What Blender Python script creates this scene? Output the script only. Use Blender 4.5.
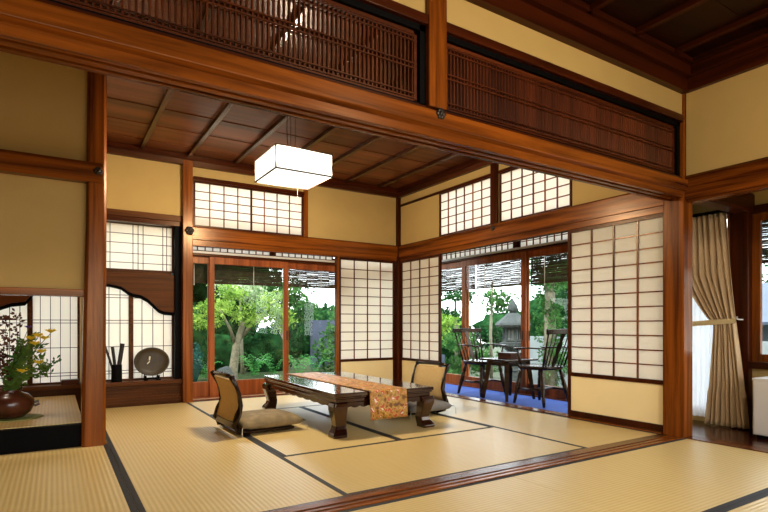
import bpy, bmesh, math, random
from mathutils import Vector, Matrix
random.seed(7)
PI = math.pi
scene = bpy.context.scene
C = scene.collection
for o in list(bpy.data.objects): bpy.data.objects.remove(o)

# ------------------------------------------------------------------ camera
cam = bpy.data.objects.new('camera', bpy.data.cameras.new('camera')); C.objects.link(cam)
FPX = 523.7
cam.data.sensor_width = 36.0; cam.data.sensor_fit = 'HORIZONTAL'
cam.data.lens = FPX / 768 * 36.0
cam.data.shift_y = 69.0 / 768
cam.data.clip_start = 0.05; cam.data.clip_end = 200
cam.location = (0, 0, 0.85)
cam.rotation_euler = (PI/2, 0, -math.atan2(330, 523.7))
scene.camera = cam

# ------------------------------------------------------------------ world, sun, exposure
scene.view_settings.view_transform = 'Standard'
scene.view_settings.look = 'None'
scene.view_settings.gamma = 1.0
scene.view_settings.use_curve_mapping = False
scene.view_settings.exposure = 0.38
w = bpy.data.worlds.new('sky'); scene.world = w; w.use_nodes = True
wn = w.node_tree; bg = wn.nodes['Background']
tc = wn.nodes.new('ShaderNodeTexCoord'); sx = wn.nodes.new('ShaderNodeSeparateXYZ')
rp = wn.nodes.new('ShaderNodeValToRGB')
rp.color_ramp.elements[0].position = 0.0; rp.color_ramp.elements[0].color = (0.95, 0.98, 1.0, 1)
rp.color_ramp.elements[1].position = 0.6; rp.color_ramp.elements[1].color = (0.80, 0.88, 1.0, 1)
wn.links.new(tc.outputs['Generated'], sx.inputs[0]); wn.links.new(sx.outputs['Z'], rp.inputs[0])
wn.links.new(rp.outputs[0], bg.inputs[0]); bg.inputs[1].default_value = 4.8
sun = bpy.data.objects.new('sun', bpy.data.lights.new('sun', 'SUN')); C.objects.link(sun)
sun.data.energy = 3.2; sun.data.angle = math.radians(3); sun.data.color = (1.0, 0.95, 0.85)
sun.rotation_euler = Vector((0.42, 0.42, -0.80)).to_track_quat('-Z', 'Y').to_euler()

def area(name, loc, rot, sx_, sy_, power, col):
    l = bpy.data.lights.new(name, 'AREA'); l.shape = 'RECTANGLE'; l.size = sx_; l.size_y = sy_
    l.energy = power; l.color = col
    o = bpy.data.objects.new(name, l); C.objects.link(o); o.location = loc; o.rotation_euler = rot
    return o
# added warm fill light, unseen, before the opening in the wall behind the camera
area('front_fill_light', (1.2, -2.35, 1.15), (PI/2, 0, 0), 3.6, 1.7, 14, (1.0, 0.82, 0.60))

# ------------------------------------------------------------------ materials
def new_mat(name):
    m = bpy.data.materials.new(name); m.use_nodes = True
    nt = m.node_tree; b = nt.nodes['Principled BSDF']
    return m, nt, b
def lin(h):
    h = h.lstrip('#'); r = []
    for i in (0, 2, 4):
        v = int(h[i:i+2], 16)/255
        r.append(v/12.92 if v <= 0.04045 else ((v+0.055)/1.055)**2.4)
    return (*r, 1)
def plain(name, col, rough=0.6, spec=0.5, metal=0.0, noise=0.0, nscale=8, bump=0.0):
    m, nt, b = new_mat(name); c = lin(col) if isinstance(col, str) else col
    b.inputs['Base Color'].default_value = c
    b.inputs['Roughness'].default_value = rough; b.inputs['Specular IOR Level'].default_value = spec
    b.inputs['Metallic'].default_value = metal
    if noise or bump:
        t = nt.nodes.new('ShaderNodeTexCoord'); n = nt.nodes.new('ShaderNodeTexNoise')
        n.inputs['Scale'].default_value = nscale; n.inputs['Detail'].default_value = 5
        nt.links.new(t.outputs['Object'], n.inputs['Vector'])
        if noise:
            r = nt.nodes.new('ShaderNodeValToRGB')
            r.color_ramp.elements[0].position = .3; r.color_ramp.elements[1].position = .7
            r.color_ramp.elements[0].color = tuple(v*(1-noise) for v in c[:3])+(1,)
            r.color_ramp.elements[1].color = tuple(min(1, v*(1+noise)) for v in c[:3])+(1,)
            nt.links.new(n.outputs['Fac'], r.inputs[0]); nt.links.new(r.outputs[0], b.inputs['Base Color'])
        if bump:
            bp = nt.nodes.new('ShaderNodeBump'); bp.inputs['Strength'].default_value = bump
            bp.inputs['Distance'].default_value = .01
            nt.links.new(n.outputs['Fac'], bp.inputs['Height']); nt.links.new(bp.outputs[0], b.inputs['Normal'])
    return m
def wood(name, dark, light, axis, rough=0.32, freq=22, spec=0.5, coat=0.0):
    m, nt, b = new_mat(name)
    t = nt.nodes.new('ShaderNodeTexCoord'); mp = nt.nodes.new('ShaderNodeMapping')
    s = [freq, freq, freq]; s['xyz'.index(axis)] = freq*0.045
    mp.inputs['Scale'].default_value = s
    n = nt.nodes.new('ShaderNodeTexNoise'); n.inputs['Scale'].default_value = 1.0
    n.inputs['Detail'].default_value = 6; n.inputs['Roughness'].default_value = .6; n.inputs['Distortion'].default_value = .6
    n2 = nt.nodes.new('ShaderNodeTexNoise'); n2.inputs['Scale'].default_value = .12; n2.inputs['Detail'].default_value = 3
    nt.links.new(t.outputs['Object'], mp.inputs['Vector'])
    nt.links.new(mp.outputs[0], n.inputs['Vector']); nt.links.new(mp.outputs[0], n2.inputs['Vector'])
    mx = nt.nodes.new('ShaderNodeMath'); mx.operation = 'MULTIPLY_ADD'; mx.inputs[1].default_value = .6
    m2 = nt.nodes.new('ShaderNodeMath'); m2.operation = 'MULTIPLY'; m2.inputs[1].default_value = .4
    nt.links.new(n2.outputs['Fac'], m2.inputs[0]); nt.links.new(n.outputs['Fac'], mx.inputs[0]); nt.links.new(m2.outputs[0], mx.inputs[2])
    r = nt.nodes.new('ShaderNodeValToRGB')
    r.color_ramp.elements[0].position = .40; r.color_ramp.elements[1].position = .61
    r.color_ramp.elements[0].color = lin(dark); r.color_ramp.elements[1].color = lin(light)
    nt.links.new(mx.outputs[0], r.inputs[0]); nt.links.new(r.outputs[0], b.inputs['Base Color'])
    b.inputs['Roughness'].default_value = rough; b.inputs['Specular IOR Level'].default_value = spec
    b.inputs['Specular Tint'].default_value = (1.0, .66, .40, 1)
    b.inputs['Coat Weight'].default_value = coat; b.inputs['Coat Roughness'].default_value = .12
    bp = nt.nodes.new('ShaderNodeBump'); bp.inputs['Strength'].default_value = .08; bp.inputs['Distance'].default_value = .004
    nt.links.new(n.outputs['Fac'], bp.inputs['Height']); nt.links.new(bp.outputs[0], b.inputs['Normal'])
    return m
W = {a: wood('cedar_'+a, '#3c1705', '#8a4813', a, .25, spec=.32) for a in 'xyz'}          # posts and lintels
WD = {a: wood('dark_cedar_'+a, '#230b04', '#471b08', a, .30, spec=.22) for a in 'xyz'}    # darker rails
WL = {a: wood('lattice_wood_'+a, '#361408', '#5c2810', a, .4, spec=.3) for a in 'xyz'}
WG = {a: wood('door_wood_'+a, '#743414', '#a2562a', a, .35, spec=.4) for a in 'xyz'}
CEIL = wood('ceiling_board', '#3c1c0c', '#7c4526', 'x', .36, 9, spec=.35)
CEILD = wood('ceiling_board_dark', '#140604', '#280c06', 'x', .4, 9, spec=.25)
BATT = wood('ceiling_batten', '#281208', '#46281a', 'y', .25, spec=.6)
SHELF = wood('shoin_shelf_wood', '#351808', '#5a3012', 'x', .4, spec=.2)
FLOORW = wood('corridor_floor_wood', '#2a110c', '#4a231a', 'x', .18, 14, .6)
BLACKL = plain('black_lacquer', '#060505', .6, .06)
PLAST = plain('ochre_plaster', '#b99a5e', .85, .2, noise=.025, nscale=5)
CREAM = plain('cream_panel_paper', '#f0dba6', .8, .2, noise=.03, nscale=3)
HERI = plain('black_cloth_border', '#1c1a1b', .65, .4, noise=.15, nscale=90)
ROSE = wood('rosewood', '#120504', '#280c08', 'y', .12, 30, .6, .6)
ROSET = wood('rosewood_top', '#120606', '#280e0a', 'y', .05, 30, .7, 1.0)
ROSEZ = wood('rosewood_leg', '#120504', '#2c0e09', 'z', .14, 30, .6, .6)
CHAIRW = wood('dark_chair_wood', '#0c0605', '#1d0f0c', 'z', .25, 30, .35, .15)
METAL = plain('aged_metal', '#3a322c', .35, .5, .8)
RAILW = plain('pale_rail', '#cfc6b8', .4)
WHITEP = plain('white_cabinet_paint', '#d8d2c8', .4)
CURT = plain('curtain_cloth', '#bda07a', .9, .2, noise=.03, nscale=40)
CARPET = plain('blue_carpet', '#4660a8', .9, .2, noise=.15, nscale=60)
LACQ = plain('brown_pot_glaze', '#4a2417', .22, .6, noise=.35, nscale=9)

def mat_shader(name, build):
    m = bpy.data.materials.new(name); m.use_nodes = True; nt = m.node_tree
    for n in list(nt.nodes):
        if n.type != 'OUTPUT_MATERIAL': nt.nodes.remove(n)
    out = [n for n in nt.nodes if n.type == 'OUTPUT_MATERIAL'][0]
    nt.links.new(build(nt), out.inputs['Surface']); return m
def _paper(nt):
    d = nt.nodes.new('ShaderNodeBsdfDiffuse'); d.inputs[0].default_value = (.93, .87, .74, 1)
    t = nt.nodes.new('ShaderNodeBsdfTranslucent'); t.inputs[0].default_value = (.97, .94, .87, 1)
    m = nt.nodes.new('ShaderNodeMixShader'); m.inputs[0].default_value = .5
    nt.links.new(d.outputs[0], m.inputs[1]); nt.links.new(t.outputs[0], m.inputs[2]); return m.outputs[0]
PAPER = mat_shader('shoji_paper', _paper)
def _sheer(nt):
    d = nt.nodes.new('ShaderNodeBsdfDiffuse'); d.inputs[0].default_value = (.85, .87, .9, 1)
    t = nt.nodes.new('ShaderNodeBsdfTranslucent'); t.inputs[0].default_value = (.9, .92, .95, 1)
    m = nt.nodes.new('ShaderNodeMixShader'); m.inputs[0].default_value = .5
    nt.links.new(d.outputs[0], m.inputs[1]); nt.links.new(t.outputs[0], m.inputs[2]); return m.outputs[0]
SHEER = mat_shader('sheer_cloth', _sheer)
def _glass(nt):
    t = nt.nodes.new('ShaderNodeBsdfTransparent'); t.inputs[0].default_value = (.96, .98, .97, 1)
    g = nt.nodes.new('ShaderNodeBsdfGlossy'); g.inputs['Roughness'].default_value = .01
    lw = nt.nodes.new('ShaderNodeLayerWeight'); lw.inputs['Blend'].default_value = .5
    pw = nt.nodes.new('ShaderNodeMath'); pw.operation = 'POWER'; pw.inputs[1].default_value = 5
    f = nt.nodes.new('ShaderNodeMath'); f.operation = 'MULTIPLY_ADD'; f.inputs[1].default_value = .9; f.inputs[2].default_value = .018
    nt.links.new(lw.outputs['Facing'], pw.inputs[0]); nt.links.new(pw.outputs[0], f.inputs[0])
    m = nt.nodes.new('ShaderNodeMixShader')
    nt.links.new(f.outputs[0], m.inputs[0]); nt.links.new(t.outputs[0], m.inputs[1]); nt.links.new(g.outputs[0], m.inputs[2]); return m.outputs[0]
GLASS = mat_shader('window_glass', _glass)
def emit(name, col, s):
    def f(nt):
        e = nt.nodes.new('ShaderNodeEmission'); e.inputs[0].default_value = col; e.inputs[1].default_value = s; return e.outputs[0]
    return mat_shader(name, f)
def _lampp(nt):
    e = nt.nodes.new('ShaderNodeEmission'); e.inputs[0].default_value = (1.0, .93, .80, 1); e.inputs[1].default_value = 2.2
    t = nt.nodes.new('ShaderNodeBsdfTransparent')
    m = nt.nodes.new('ShaderNodeMixShader'); m.inputs[0].default_value = .6
    nt.links.new(t.outputs[0], m.inputs[1]); nt.links.new(e.outputs[0], m.inputs[2]); return m.outputs[0]
LAMP = mat_shader('lit_lamp_paper', _lampp)
def leafmat(name, a, b, tr=.35):
    def f(nt):
        t = nt.nodes.new('ShaderNodeTexCoord'); n = nt.nodes.new('ShaderNodeTexNoise'); n.inputs['Scale'].default_value = 5
        n.inputs['Detail'].default_value = 4
        nt.links.new(t.outputs['Object'], n.inputs['Vector'])
        r = nt.nodes.new('ShaderNodeValToRGB'); r.color_ramp.elements[0].position = .35; r.color_ramp.elements[1].position = .65
        r.color_ramp.elements[0].color = lin(a); r.color_ramp.elements[1].color = lin(b)
        nt.links.new(n.outputs['Fac'], r.inputs[0])
        d = nt.nodes.new('ShaderNodeBsdfDiffuse'); tl = nt.nodes.new('ShaderNodeBsdfTranslucent')
        nt.links.new(r.outputs[0], d.inputs[0]); nt.links.new(r.outputs[0], tl.inputs[0])
        m = nt.nodes.new('ShaderNodeMixShader'); m.inputs[0].default_value = tr
        nt.links.new(d.outputs[0], m.inputs[1]); nt.links.new(tl.outputs[0], m.inputs[2]); return m.outputs[0]
    return mat_shader(name, f)
LF_BRIGHT = leafmat('bright_leaves', '#4f7a2c', '#a3bf5a')
LF_MID = leafmat('mid_green_leaves', '#28502a', '#588544')
LF_DARK = leafmat('dark_green_leaves', '#12301a', '#2f5a30')
LF_TEAL = leafmat('blue_green_leaves', '#1c4640', '#396c60')
LF_FERN = leafmat('fern_leaves', '#3a8a44', '#78b868')
BARK = plain('bark', '#7d7864', .9, .2, noise=.3, nscale=25, bump=.5)
STONE = plain('granite', '#454a48', .85, .2, noise=.25, nscale=30, bump=.4)
FENCE = plain('grey_garden_wall', '#4c5262', .85, .2, noise=.08, nscale=5)
GRAVEL = plain('garden_ground', '#4a5040', .95, .1, noise=.3, nscale=12)
STEP = plain('pale_stone', '#a0a6a4', .8, .2, noise=.12, nscale=20)

def tatami(name, axis, a='#ccae68', b='#dcc082'):
    m, nt, bs = new_mat(name)
    t = nt.nodes.new('ShaderNodeTexCoord'); wv = nt.nodes.new('ShaderNodeTexWave')
    wv.wave_type = 'BANDS'; wv.bands_direction = 'X' if axis == 'y' else 'Y'   # ribs run along the mat's length
    wv.inputs['Scale'].default_value = 2*PI/(20*.024)/1.0
    wv.inputs['Distortion'].default_value = .15
    nt.links.new(t.outputs['Object'], wv.inputs['Vector'])
    n = nt.nodes.new('ShaderNodeTexNoise'); n.inputs['Scale'].default_value = 3; n.inputs['Detail'].default_value = 6
    mp = nt.nodes.new('ShaderNodeMapping'); mp.inputs['Scale'].default_value = (1, 12, 1) if axis == 'y' else (12, 1, 1)
    nt.links.new(t.outputs['Object'], mp.inputs[0]); nt.links.new(mp.outputs[0], n.inputs['Vector'])
    ad = nt.nodes.new('ShaderNodeMath'); ad.operation = 'MULTIPLY_ADD'; ad.inputs[1].default_value = .55
    ml = nt.nodes.new('ShaderNodeMath'); ml.operation = 'MULTIPLY'; ml.inputs[1].default_value = .45
    nt.links.new(n.outputs['Fac'], ml.inputs[0]); nt.links.new(wv.outputs['Fac'], ad.inputs[0]); nt.links.new(ml.outputs[0], ad.inputs[2])
    r = nt.nodes.new('ShaderNodeValToRGB'); r.color_ramp.elements[0].position = .15; r.color_ramp.elements[1].position = .7
    r.color_ramp.elements[0].color = lin(a); r.color_ramp.elements[1].color = lin(b)
    nt.links.new(ad.outputs[0], r.inputs[0]); nt.links.new(r.outputs[0], bs.inputs['Base Color'])
    bs.inputs['Roughness'].default_value = .34; bs.inputs['Specular IOR Level'].default_value = .45
    bp = nt.nodes.new('ShaderNodeBump'); bp.inputs['Strength'].default_value = .25; bp.inputs['Distance'].default_value = .003
    nt.links.new(wv.outputs['Fac'], bp.inputs['Height']); nt.links.new(bp.outputs[0], bs.inputs['Normal'])
    return m
TAT = {a: tatami('tatami_rush_'+a, a) for a in 'xy'}

# ------------------------------------------------------------------ helpers
def thing(name, label, cat, loc=(0, 0, 0), rotz=0, group=None):
    o = bpy.data.objects.new(name, None); C.objects.link(o); o.empty_display_size = .1
    o.location = loc; o.rotation_euler = (0, 0, rotz); o['label'] = label; o['category'] = cat
    if group: o['group'] = group
    return o
def tag(o, label, cat, group=None, kind=None):
    o['label'] = label; o['category'] = cat
    if group: o['group'] = group
    if kind: o['kind'] = kind
    return o
def obj(name, bm, mat, parent=None, bevel=0, smooth=False, world=False, sub=0, label=None):
    """link bm as one mesh object. world=True: coordinates are world ones, shift to the (unrotated) parent."""
    if world and parent is not None:
        off = Vector(parent.location); p = parent.parent
        while p is not None: off += Vector(p.location); p = p.parent
        bmesh.ops.translate(bm, verts=bm.verts, vec=-off)
    me = bpy.data.meshes.new(name)
    bmesh.ops.recalc_face_normals(bm, faces=bm.faces) if len(bm.faces) < 4000 else None
    if smooth:
        for f in bm.faces: f.smooth = True
    bm.to_mesh(me); bm.free(); me.materials.append(mat)
    o = bpy.data.objects.new(name, me); C.objects.link(o)
    if parent is not None: o.parent = parent
    if bevel:
        b = o.modifiers.new('bevel', 'BEVEL'); b.width = bevel; b.segments = 2; b.limit_method = 'ANGLE'
    if sub:
        s = o.modifiers.new('sub', 'SUBSURF'); s.levels = sub; s.render_levels = sub
    if label: o['label'] = label
    return o
def struct(name, bm, mat, bevel=0, smooth=False, parent=None, label=None):
    # origin at the geometry's centre
    c = sum((v.co for v in bm.verts), Vector()) / max(1, len(bm.verts))
    bmesh.ops.translate(bm, verts=bm.verts, vec=-c)
    o = obj(name, bm, mat, parent, bevel, smooth); o.location = c
    if parent is None: o['kind'] = 'structure'
    if label: o['label'] = label
    return o
def bx(x0, x1, y0, y1, z0, z1, bm=None):
    bm = bm or bmesh.new()
    vs = [bm.verts.new((x, y, z)) for x in (x0, x1) for y in (y0, y1) for z in (z0, z1)]
    for f in ((0,1,3,2),(4,6,7,5),(0,4,5,1),(2,3,7,6),(0,2,6,4),(1,5,7,3)): bm.faces.new([vs[i] for i in f])
    return bm
def pb(ax, u0, u1, p0, p1, z0, z1, bm=None):
    return bx(u0, u1, p0, p1, z0, z1, bm) if ax == 'x' else bx(p0, p1, u0, u1, z0, z1, bm)
def tube(pts, rad, bm=None, n=8, cap=True, flat=1.0):
    bm = bm or bmesh.new(); rings = []
    pts = [Vector(p) for p in pts]; rads = rad if isinstance(rad, (list, tuple)) else [rad]*len(pts)
    up = Vector((0, 0, 1))
    for i, p in enumerate(pts):
        d = (pts[min(i+1, len(pts)-1)] - pts[max(i-1, 0)]).normalized()
        a = d.cross(up) if abs(d.dot(up)) < .95 else d.cross(Vector((0, 1, 0)))
        a.normalize(); b = d.cross(a).normalized()
        rings.append([bm.verts.new(p + (a*math.cos(2*PI*k/n) + b*math.sin(2*PI*k/n)*flat)*rads[i]) for k in range(n)])
    for r0, r1 in zip(rings, rings[1:]):
        for k in range(n): bm.faces.new((r0[k], r0[(k+1) % n], r1[(k+1) % n], r1[k]))
    if cap:
        bm.faces.new(rings[0]); bm.faces.new(rings[-1][::-1])
    return bm
def lathe(prof, n=28, c=(0, 0, 0), bm=None):
    bm = bm or bmesh.new(); rings = []
    for r, z in prof:
        rings.append([bm.verts.new((c[0]+max(r, .0005)*math.cos(2*PI*k/n), c[1]+max(r, .0005)*math.sin(2*PI*k/n), c[2]+z)) for k in range(n)])
    for r0, r1 in zip(rings, rings[1:]):
        for k in range(n): bm.faces.new((r0[k], r0[(k+1) % n], r1[(k+1) % n], r1[k]))
    bm.faces.new(rings[0]); bm.faces.new(rings[-1][::-1]); return bm
def prism(poly, ax, p0, p1, bm=None):
    """poly of (u,z) extruded along the other axis from p0 to p1; ax is the u axis."""
    bm = bm or bmesh.new()
    def v(u, p, z): return bm.verts.new((u, p, z) if ax == 'x' else (p, u, z))
    a = [v(u, p0, z) for u, z in poly]; b = [v(u, p1, z) for u, z in poly]; n = len(poly)
    bm.faces.new(a); bm.faces.new(b[::-1])
    for i in range(n): bm.faces.new((a[i], b[i], b[(i+1) % n], a[(i+1) % n]))
    return bm
def dup(root, loc, rotz=0, label=None, group=None):
    r = root.copy(); C.objects.link(r); r.location = loc; r.rotation_euler = (0, 0, rotz)
    if label: r['label'] = label
    if group: r['group'] = group
    for ch in list(root.children):
        c = ch.copy(); C.objects.link(c); c.parent = r
        for g in list(ch.children):
            d = g.copy(); C.objects.link(d); d.parent = c
    return r

# ================================================================== ROOM SHELL
ZC = 2.72       # inner ceiling
# sub-floor
struct('floor', bx(-3.2, 4.12, -2.5, 6.12, -.12, -.035), plain('subfloor', '#6b5030', .8))
# corridor floor
struct('floor_corridor', bx(4.12, 4.98, -2.5, 3.10, -.14, -.012), FLOORW)
struct('floor_veranda', bx(4.12, 4.82, 3.10, 6.75, -.14, -.012), FLOORW)
tag(obj('blue_carpet', bx(4.13, 4.80, 3.12, 6.10, -.012, .004), CARPET, None, .003),
    'blue carpet laid along the veranda under the wooden armchairs', 'carpet')
# threshold between the rooms, with two grooves
bm = bx(-2.4, 4.0, 2.13, 2.155, -.03, .006); bx(-2.4, 4.0, 2.155, 2.175, -.03, .001, bm)
bx(-2.4, 4.0, 2.175, 2.20, -.03, .006, bm); bx(-2.4, 4.0, 2.20, 2.22, -.03, .001, bm); bx(-2.4, 4.0, 2.22, 2.30, -.03, .006, bm)
struct('trim_1', bm, W['x'], .001, label='grooved wooden threshold between the two tatami rooms')
struct('trim_2', bx(4.0, 4.13, 2.30, 6.05, -.03, .008), W['y'], .002, label='wooden sill under the sliding screens of the right wall')
struct('trim_3', bx(4.0, 4.13, -2.4, 2.13, -.03, .006), W['y'], .002, label='wooden floor edge of the front room along the corridor')
struct('trim_4', bx(1.3, 3.98, 6.03, 6.12, -.03, .008), W['x'], .002, label='wooden sill under the back wall screens')
struct('floor_back', bx(1.3, 4.13, 6.12, 6.30, -.14, .003), plain('glare_pale_boards', '#cbb99a', .35), label='narrow boards between sill and glass doors, pale with painted-in daylight glare')  # pale colour stands in for daylight glare on the floor

# main beam between the rooms: lintel, long rail, transom sill
BY0, BY1 = 2.13, 2.27
KB = 1.808
bm = bx(-2.6, 4.0, BY0, 2.16, KB, 1.88); bx(-2.6, 4.0, 2.16, 2.185, KB+.010, 1.88, bm)
bx(-2.6, 4.0, 2.185, 2.215, KB, 1.88, bm); bx(-2.6, 4.0, 2.215, 2.24, KB+.010, 1.88, bm); bx(-2.6, 4.0, 2.24, BY1, KB, 1.88, bm)
struct('trim_5', bm, W['x'], .002, label='grooved lintel of the wide opening between the rooms')
struct('trim_6', prism([(2.10, 1.862), (2.13, 1.850), (2.24, 1.850), (2.24, 1.95), (2.13, 1.95), (2.10, 1.935)], 'y', -2.6, 4.02), W['x'], .003,
       label='broad polished rail running over the wide opening')
struct('trim_7', bx(-2.6, 4.0, 2.14, 2.25, 1.945, 1.967), WD['x'], .002, label='transom sill over the broad rail')
# posts of the transom
def post(n, x0, x1, y0, y1, z0, z1, mat, label, bev=.006): return struct(n, bx(x0, x1, y0, y1, z0, z1), mat, bev, label=label)
post('trim_8', 1.605, 1.72, 2.115, 2.26, 1.96, 2.84, W['z'], 'short post standing on the broad rail between the two transoms')
obj_seam = None
struct('trim_9', bx(-2.6, 1.605, 2.125, 2.25, 2.375, 2.425), WD['x'], .003, label='upper rail over the left lattice transom')
struct('trim_10', bx(1.72, 4.0, 2.125, 2.25, 2.375, 2.425), WD['x'], .003, label='upper rail over the right lattice transom')
struct('wall_front', bx(-2.6, 4.05, 2.15, 2.24, 2.42, 2.84), PLAST, label='ochre plaster strip over the lattice transoms')
# lattice transoms
def transom_lattice(x0, x1, z0, z1, label):
    t = thing('lattice_transom', label, 'transom', ((x0+x1)/2, 2.19, z0), group=None)
    f = bx(x0, x1, 2.17, 2.22, z0, z0+.018); bx(x0, x1, 2.17, 2.22, z1-.018, z1, f)
    bx(x0, x0+.018, 2.17, 2.22, z0, z1, f); bx(x1-.018, x1, 2.17, 2.22, z0, z1, f)
    obj('frame', f, WL['x'], t, world=True)
    l = bmesh.new(); n = int((x1-x0)/.0235)
    for i in range(1, n):
        x = x0+(x1-x0)*i/n; bx(x-.0036, x+.0036, 2.175, 2.193, z0, z1, l)
    obj('slats', l, WL['z'], t, world=True)
    r = bmesh.new(); h = z1-z0
    for q in (.07, .135, .485, .55, .865, .93):
        bx(x0, x1, 2.193, 2.203, z0+h*q-.004, z0+h*q+.004, r)
    for q in (.07, .135, .485, .55, .865, .93):
        bx(x0, x1, 2.168, 2.176, z0+h*q-.003, z0+h*q+.003, r)
    obj('rails', r, WL['x'], t, world=True)
def liner(n, x0, x1, lab):
    f = bx(x0, x1, 2.15, 2.25, 1.965, 1.978); bx(x0, x1, 2.15, 2.25, 2.345, 2.375, f)
    bx(x0, x0+.02, 2.15, 2.25, 1.965, 2.375, f); bx(x1-.035, x1, 2.15, 2.25, 1.965, 2.375, f)
    struct(n, f, BLACKL, label=lab)
liner('trim_11', -2.6, 1.605, 'black lacquered surround of the left lattice transom')
liner('trim_12', 1.72, 3.99, 'black lacquered surround of the right lattice transom')
transom_lattice(-.28, 1.565, 1.978, 2.345, 'fine wooden lattice transom left of the short post, pale ceiling showing through')
transom_lattice(-2.55, -.29, 1.978, 2.345, 'fine wooden lattice transom at the far left end of the beam')
transom_lattice(1.745, 3.95, 1.978, 2.345, 'long fine wooden lattice transom between the short post and the right pillar')
# nail-cover ornament
def ornament(x, y, z, ax, label, sc=1.25):
    t = thing('nail_cover', label, 'ornament', (x, y, z))
    b = bmesh.new()
    for k in range(6):
        a = k*PI/3
        c = Vector((math.cos(a)*.014, 0, math.sin(a)*.014))
        s = bmesh.ops.create_uvsphere(b, u_segments=8, v_segments=6, radius=.011)
        for v in s['verts']: v.co.y *= .5; v.co += c
    o1 = obj('petals', b, METAL, t, smooth=True)
    b = bmesh.new(); s = bmesh.ops.create_uvsphere(b, u_segments=10, v_segments=8, radius=.012)
    for v in s['verts']: v.co.y *= .8
    o2 = obj('boss', b, METAL, t, smooth=True)
    t.scale = (sc, sc, sc)
    if ax == 'y': t.rotation_euler = (0, 0, PI/2)
ornament(1.665, 2.098, 1.925, 'x', 'small dark metal nail cover at the foot of the short transom post')
ornament(1.257, 5.985, 1.885, 'x', 'round metal nail cover on the post beside the garden doors', 2.0)
ornament(.262, 4.155, 1.925, 'x', 'dark nail cover on the rounded rail end at the alcove post')
ornament(4.028, 4.18, 1.90, 'y', 'small metal nail cover on the right wall rail under the paper windows')

# right pillar
post('trim_13', 4.0, 4.125, 2.125, 2.285, -.02, 1.97, W['z'], 'large reddish pillar where the two rooms and the corridor meet', .006)
post('trim_14', 4.018, 4.10, 2.135, 2.26, 1.97, 2.84, W['z'], 'upper length of the large pillar, against the ceiling', .006)
# front right wall
struct('wall_right', bx(4.04, 4.12, -2.5, 2.13, 1.95, 2.84), PLAST, label='ochre upper wall of the front room')
struct('trim_15', prism([(4.01, 1.80), (4.01, 1.955), (4.03, 1.975), (4.13, 1.975), (4.13, 1.775), (4.04, 1.775)], 'x', -2.5, 2.16), W['y'], .003,
       label='rail over the corridor opening of the front room')
# front ceiling
bm = bmesh.new()
for i in range(12):
    y = -2.6 + i*.42; bx(-3.2, 4.2, y, y+.425, 2.80+(i % 2)*.004, 2.83, bm)
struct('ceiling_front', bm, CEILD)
for i, x in enumerate((3.72, 3.25, 2.78, 2.31, 1.84, 1.37, .9, .43)):
    struct('trim_%d' % (60+i), bx(x-.02, x+.02, -2.5, 2.1, 2.765, 2.80), WD['y'], .002)
struct('trim_16', prism([(2.06, 2.69), (2.06, 2.765), (2.03, 2.765), (2.03, 2.80), (2.16, 2.80), (2.16, 2.595), (2.10, 2.595), (2.10, 2.69)], 'y', -3.2, 4.1), WD['x'], .002, label='ceiling moulding over the transoms')
struct('trim_17', prism([(3.97, 2.69), (3.97, 2.765), (3.94, 2.765), (3.94, 2.80), (4.08, 2.80), (4.08, 2.595), (4.0, 2.595), (4.0, 2.69)], 'x', -2.5, 2.1), WD['y'], .002, label='ceiling moulding of the front right wall')
# unseen walls closing the front room
struct('wall_left', bx(-3.25, -3.15, -2.6, 6.6, -.1, 2.84), PLAST)
bm = bx(-3.2, -.7, -2.55, -2.45, -.1, 2.84); bx(3.1, 5.0, -2.55, -2.45, -.1, 2.84, bm)
bx(-.7, 3.1, -2.55, -2.45, 2.05, 2.84, bm); bx(-.7, 3.1, -2.55, -2.45, -.1, .25, bm)  # wide opening here is assumed, unseen, and lets in daylight
struct('wall_behind', bm, PLAST)

# ---- back wall
def frame_wall(pieces, ax, p0, p1):
    b = bmesh.new()
    for u0, u1, z0, z1 in pieces: pb(ax, u0, u1, p0, p1, z0, z1, b)
    return b
struct('wall_back', frame_wall([(-2.0, 1.25, 2.03, 2.72), (1.25, 1.31, 1.9, 2.72), (1.31, 2.66, 2.50, 2.72), (2.66, 4.2, 1.93, 2.72), (3.13, 4.15, 1.75, 1.93)], 'x', 6.07, 6.15), PLAST)
RND = lambda a, b, z0, z1, s=.02: [(a, z0), (a, z1-s), (a+s, z1), (b, z1), (b, z0)]
struct('trim_18', prism([(6.03, 1.80), (6.03, 1.935), (6.045, 1.95), (6.14, 1.95), (6.14, 1.80)], 'y', 1.24, 4.05), W['x'], .002, label='long rail of the back wall over the garden doors')
struct('trim_19', bx(1.30, 4.05, 6.05, 6.15, 1.735, 1.80), W['x'], .002, label='grooved lintel under the back wall rail')
struct('trim_20', prism([(6.0, 2.66), (5.985, 2.66), (5.985, 2.72), (6.10, 2.72), (6.10, 2.61), (6.02, 2.61)], 'y', .25, 4.07), WD['x'], .002, label='ceiling moulding of the back wall')
post('trim_21', 1.19, 1.295, 6.0, 6.13, -.01, 2.66, W['z'], 'slender post between the writing alcove and the garden doors')
post('trim_22', 4.02, 4.10, 6.02, 6.12, -.01, 2.66, WD['z'], 'thin corner post of the inner room', .003)
post('trim_23', 2.635, 2.685, 6.04, 6.12, 1.95, 2.61, W['z'], 'short upright right of the back wall paper window', .003)
post('trim_24', 3.105, 3.135, 6.06, 6.14, .0, 1.74, W['z'], 'slim jamb between garden doors and paper screen', .002)
struct('trim_25', bx(1.31, 2.64, 6.04, 6.14, 2.465, 2.505), WD['x'], .002, label='head rail over the back wall paper window')

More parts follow.
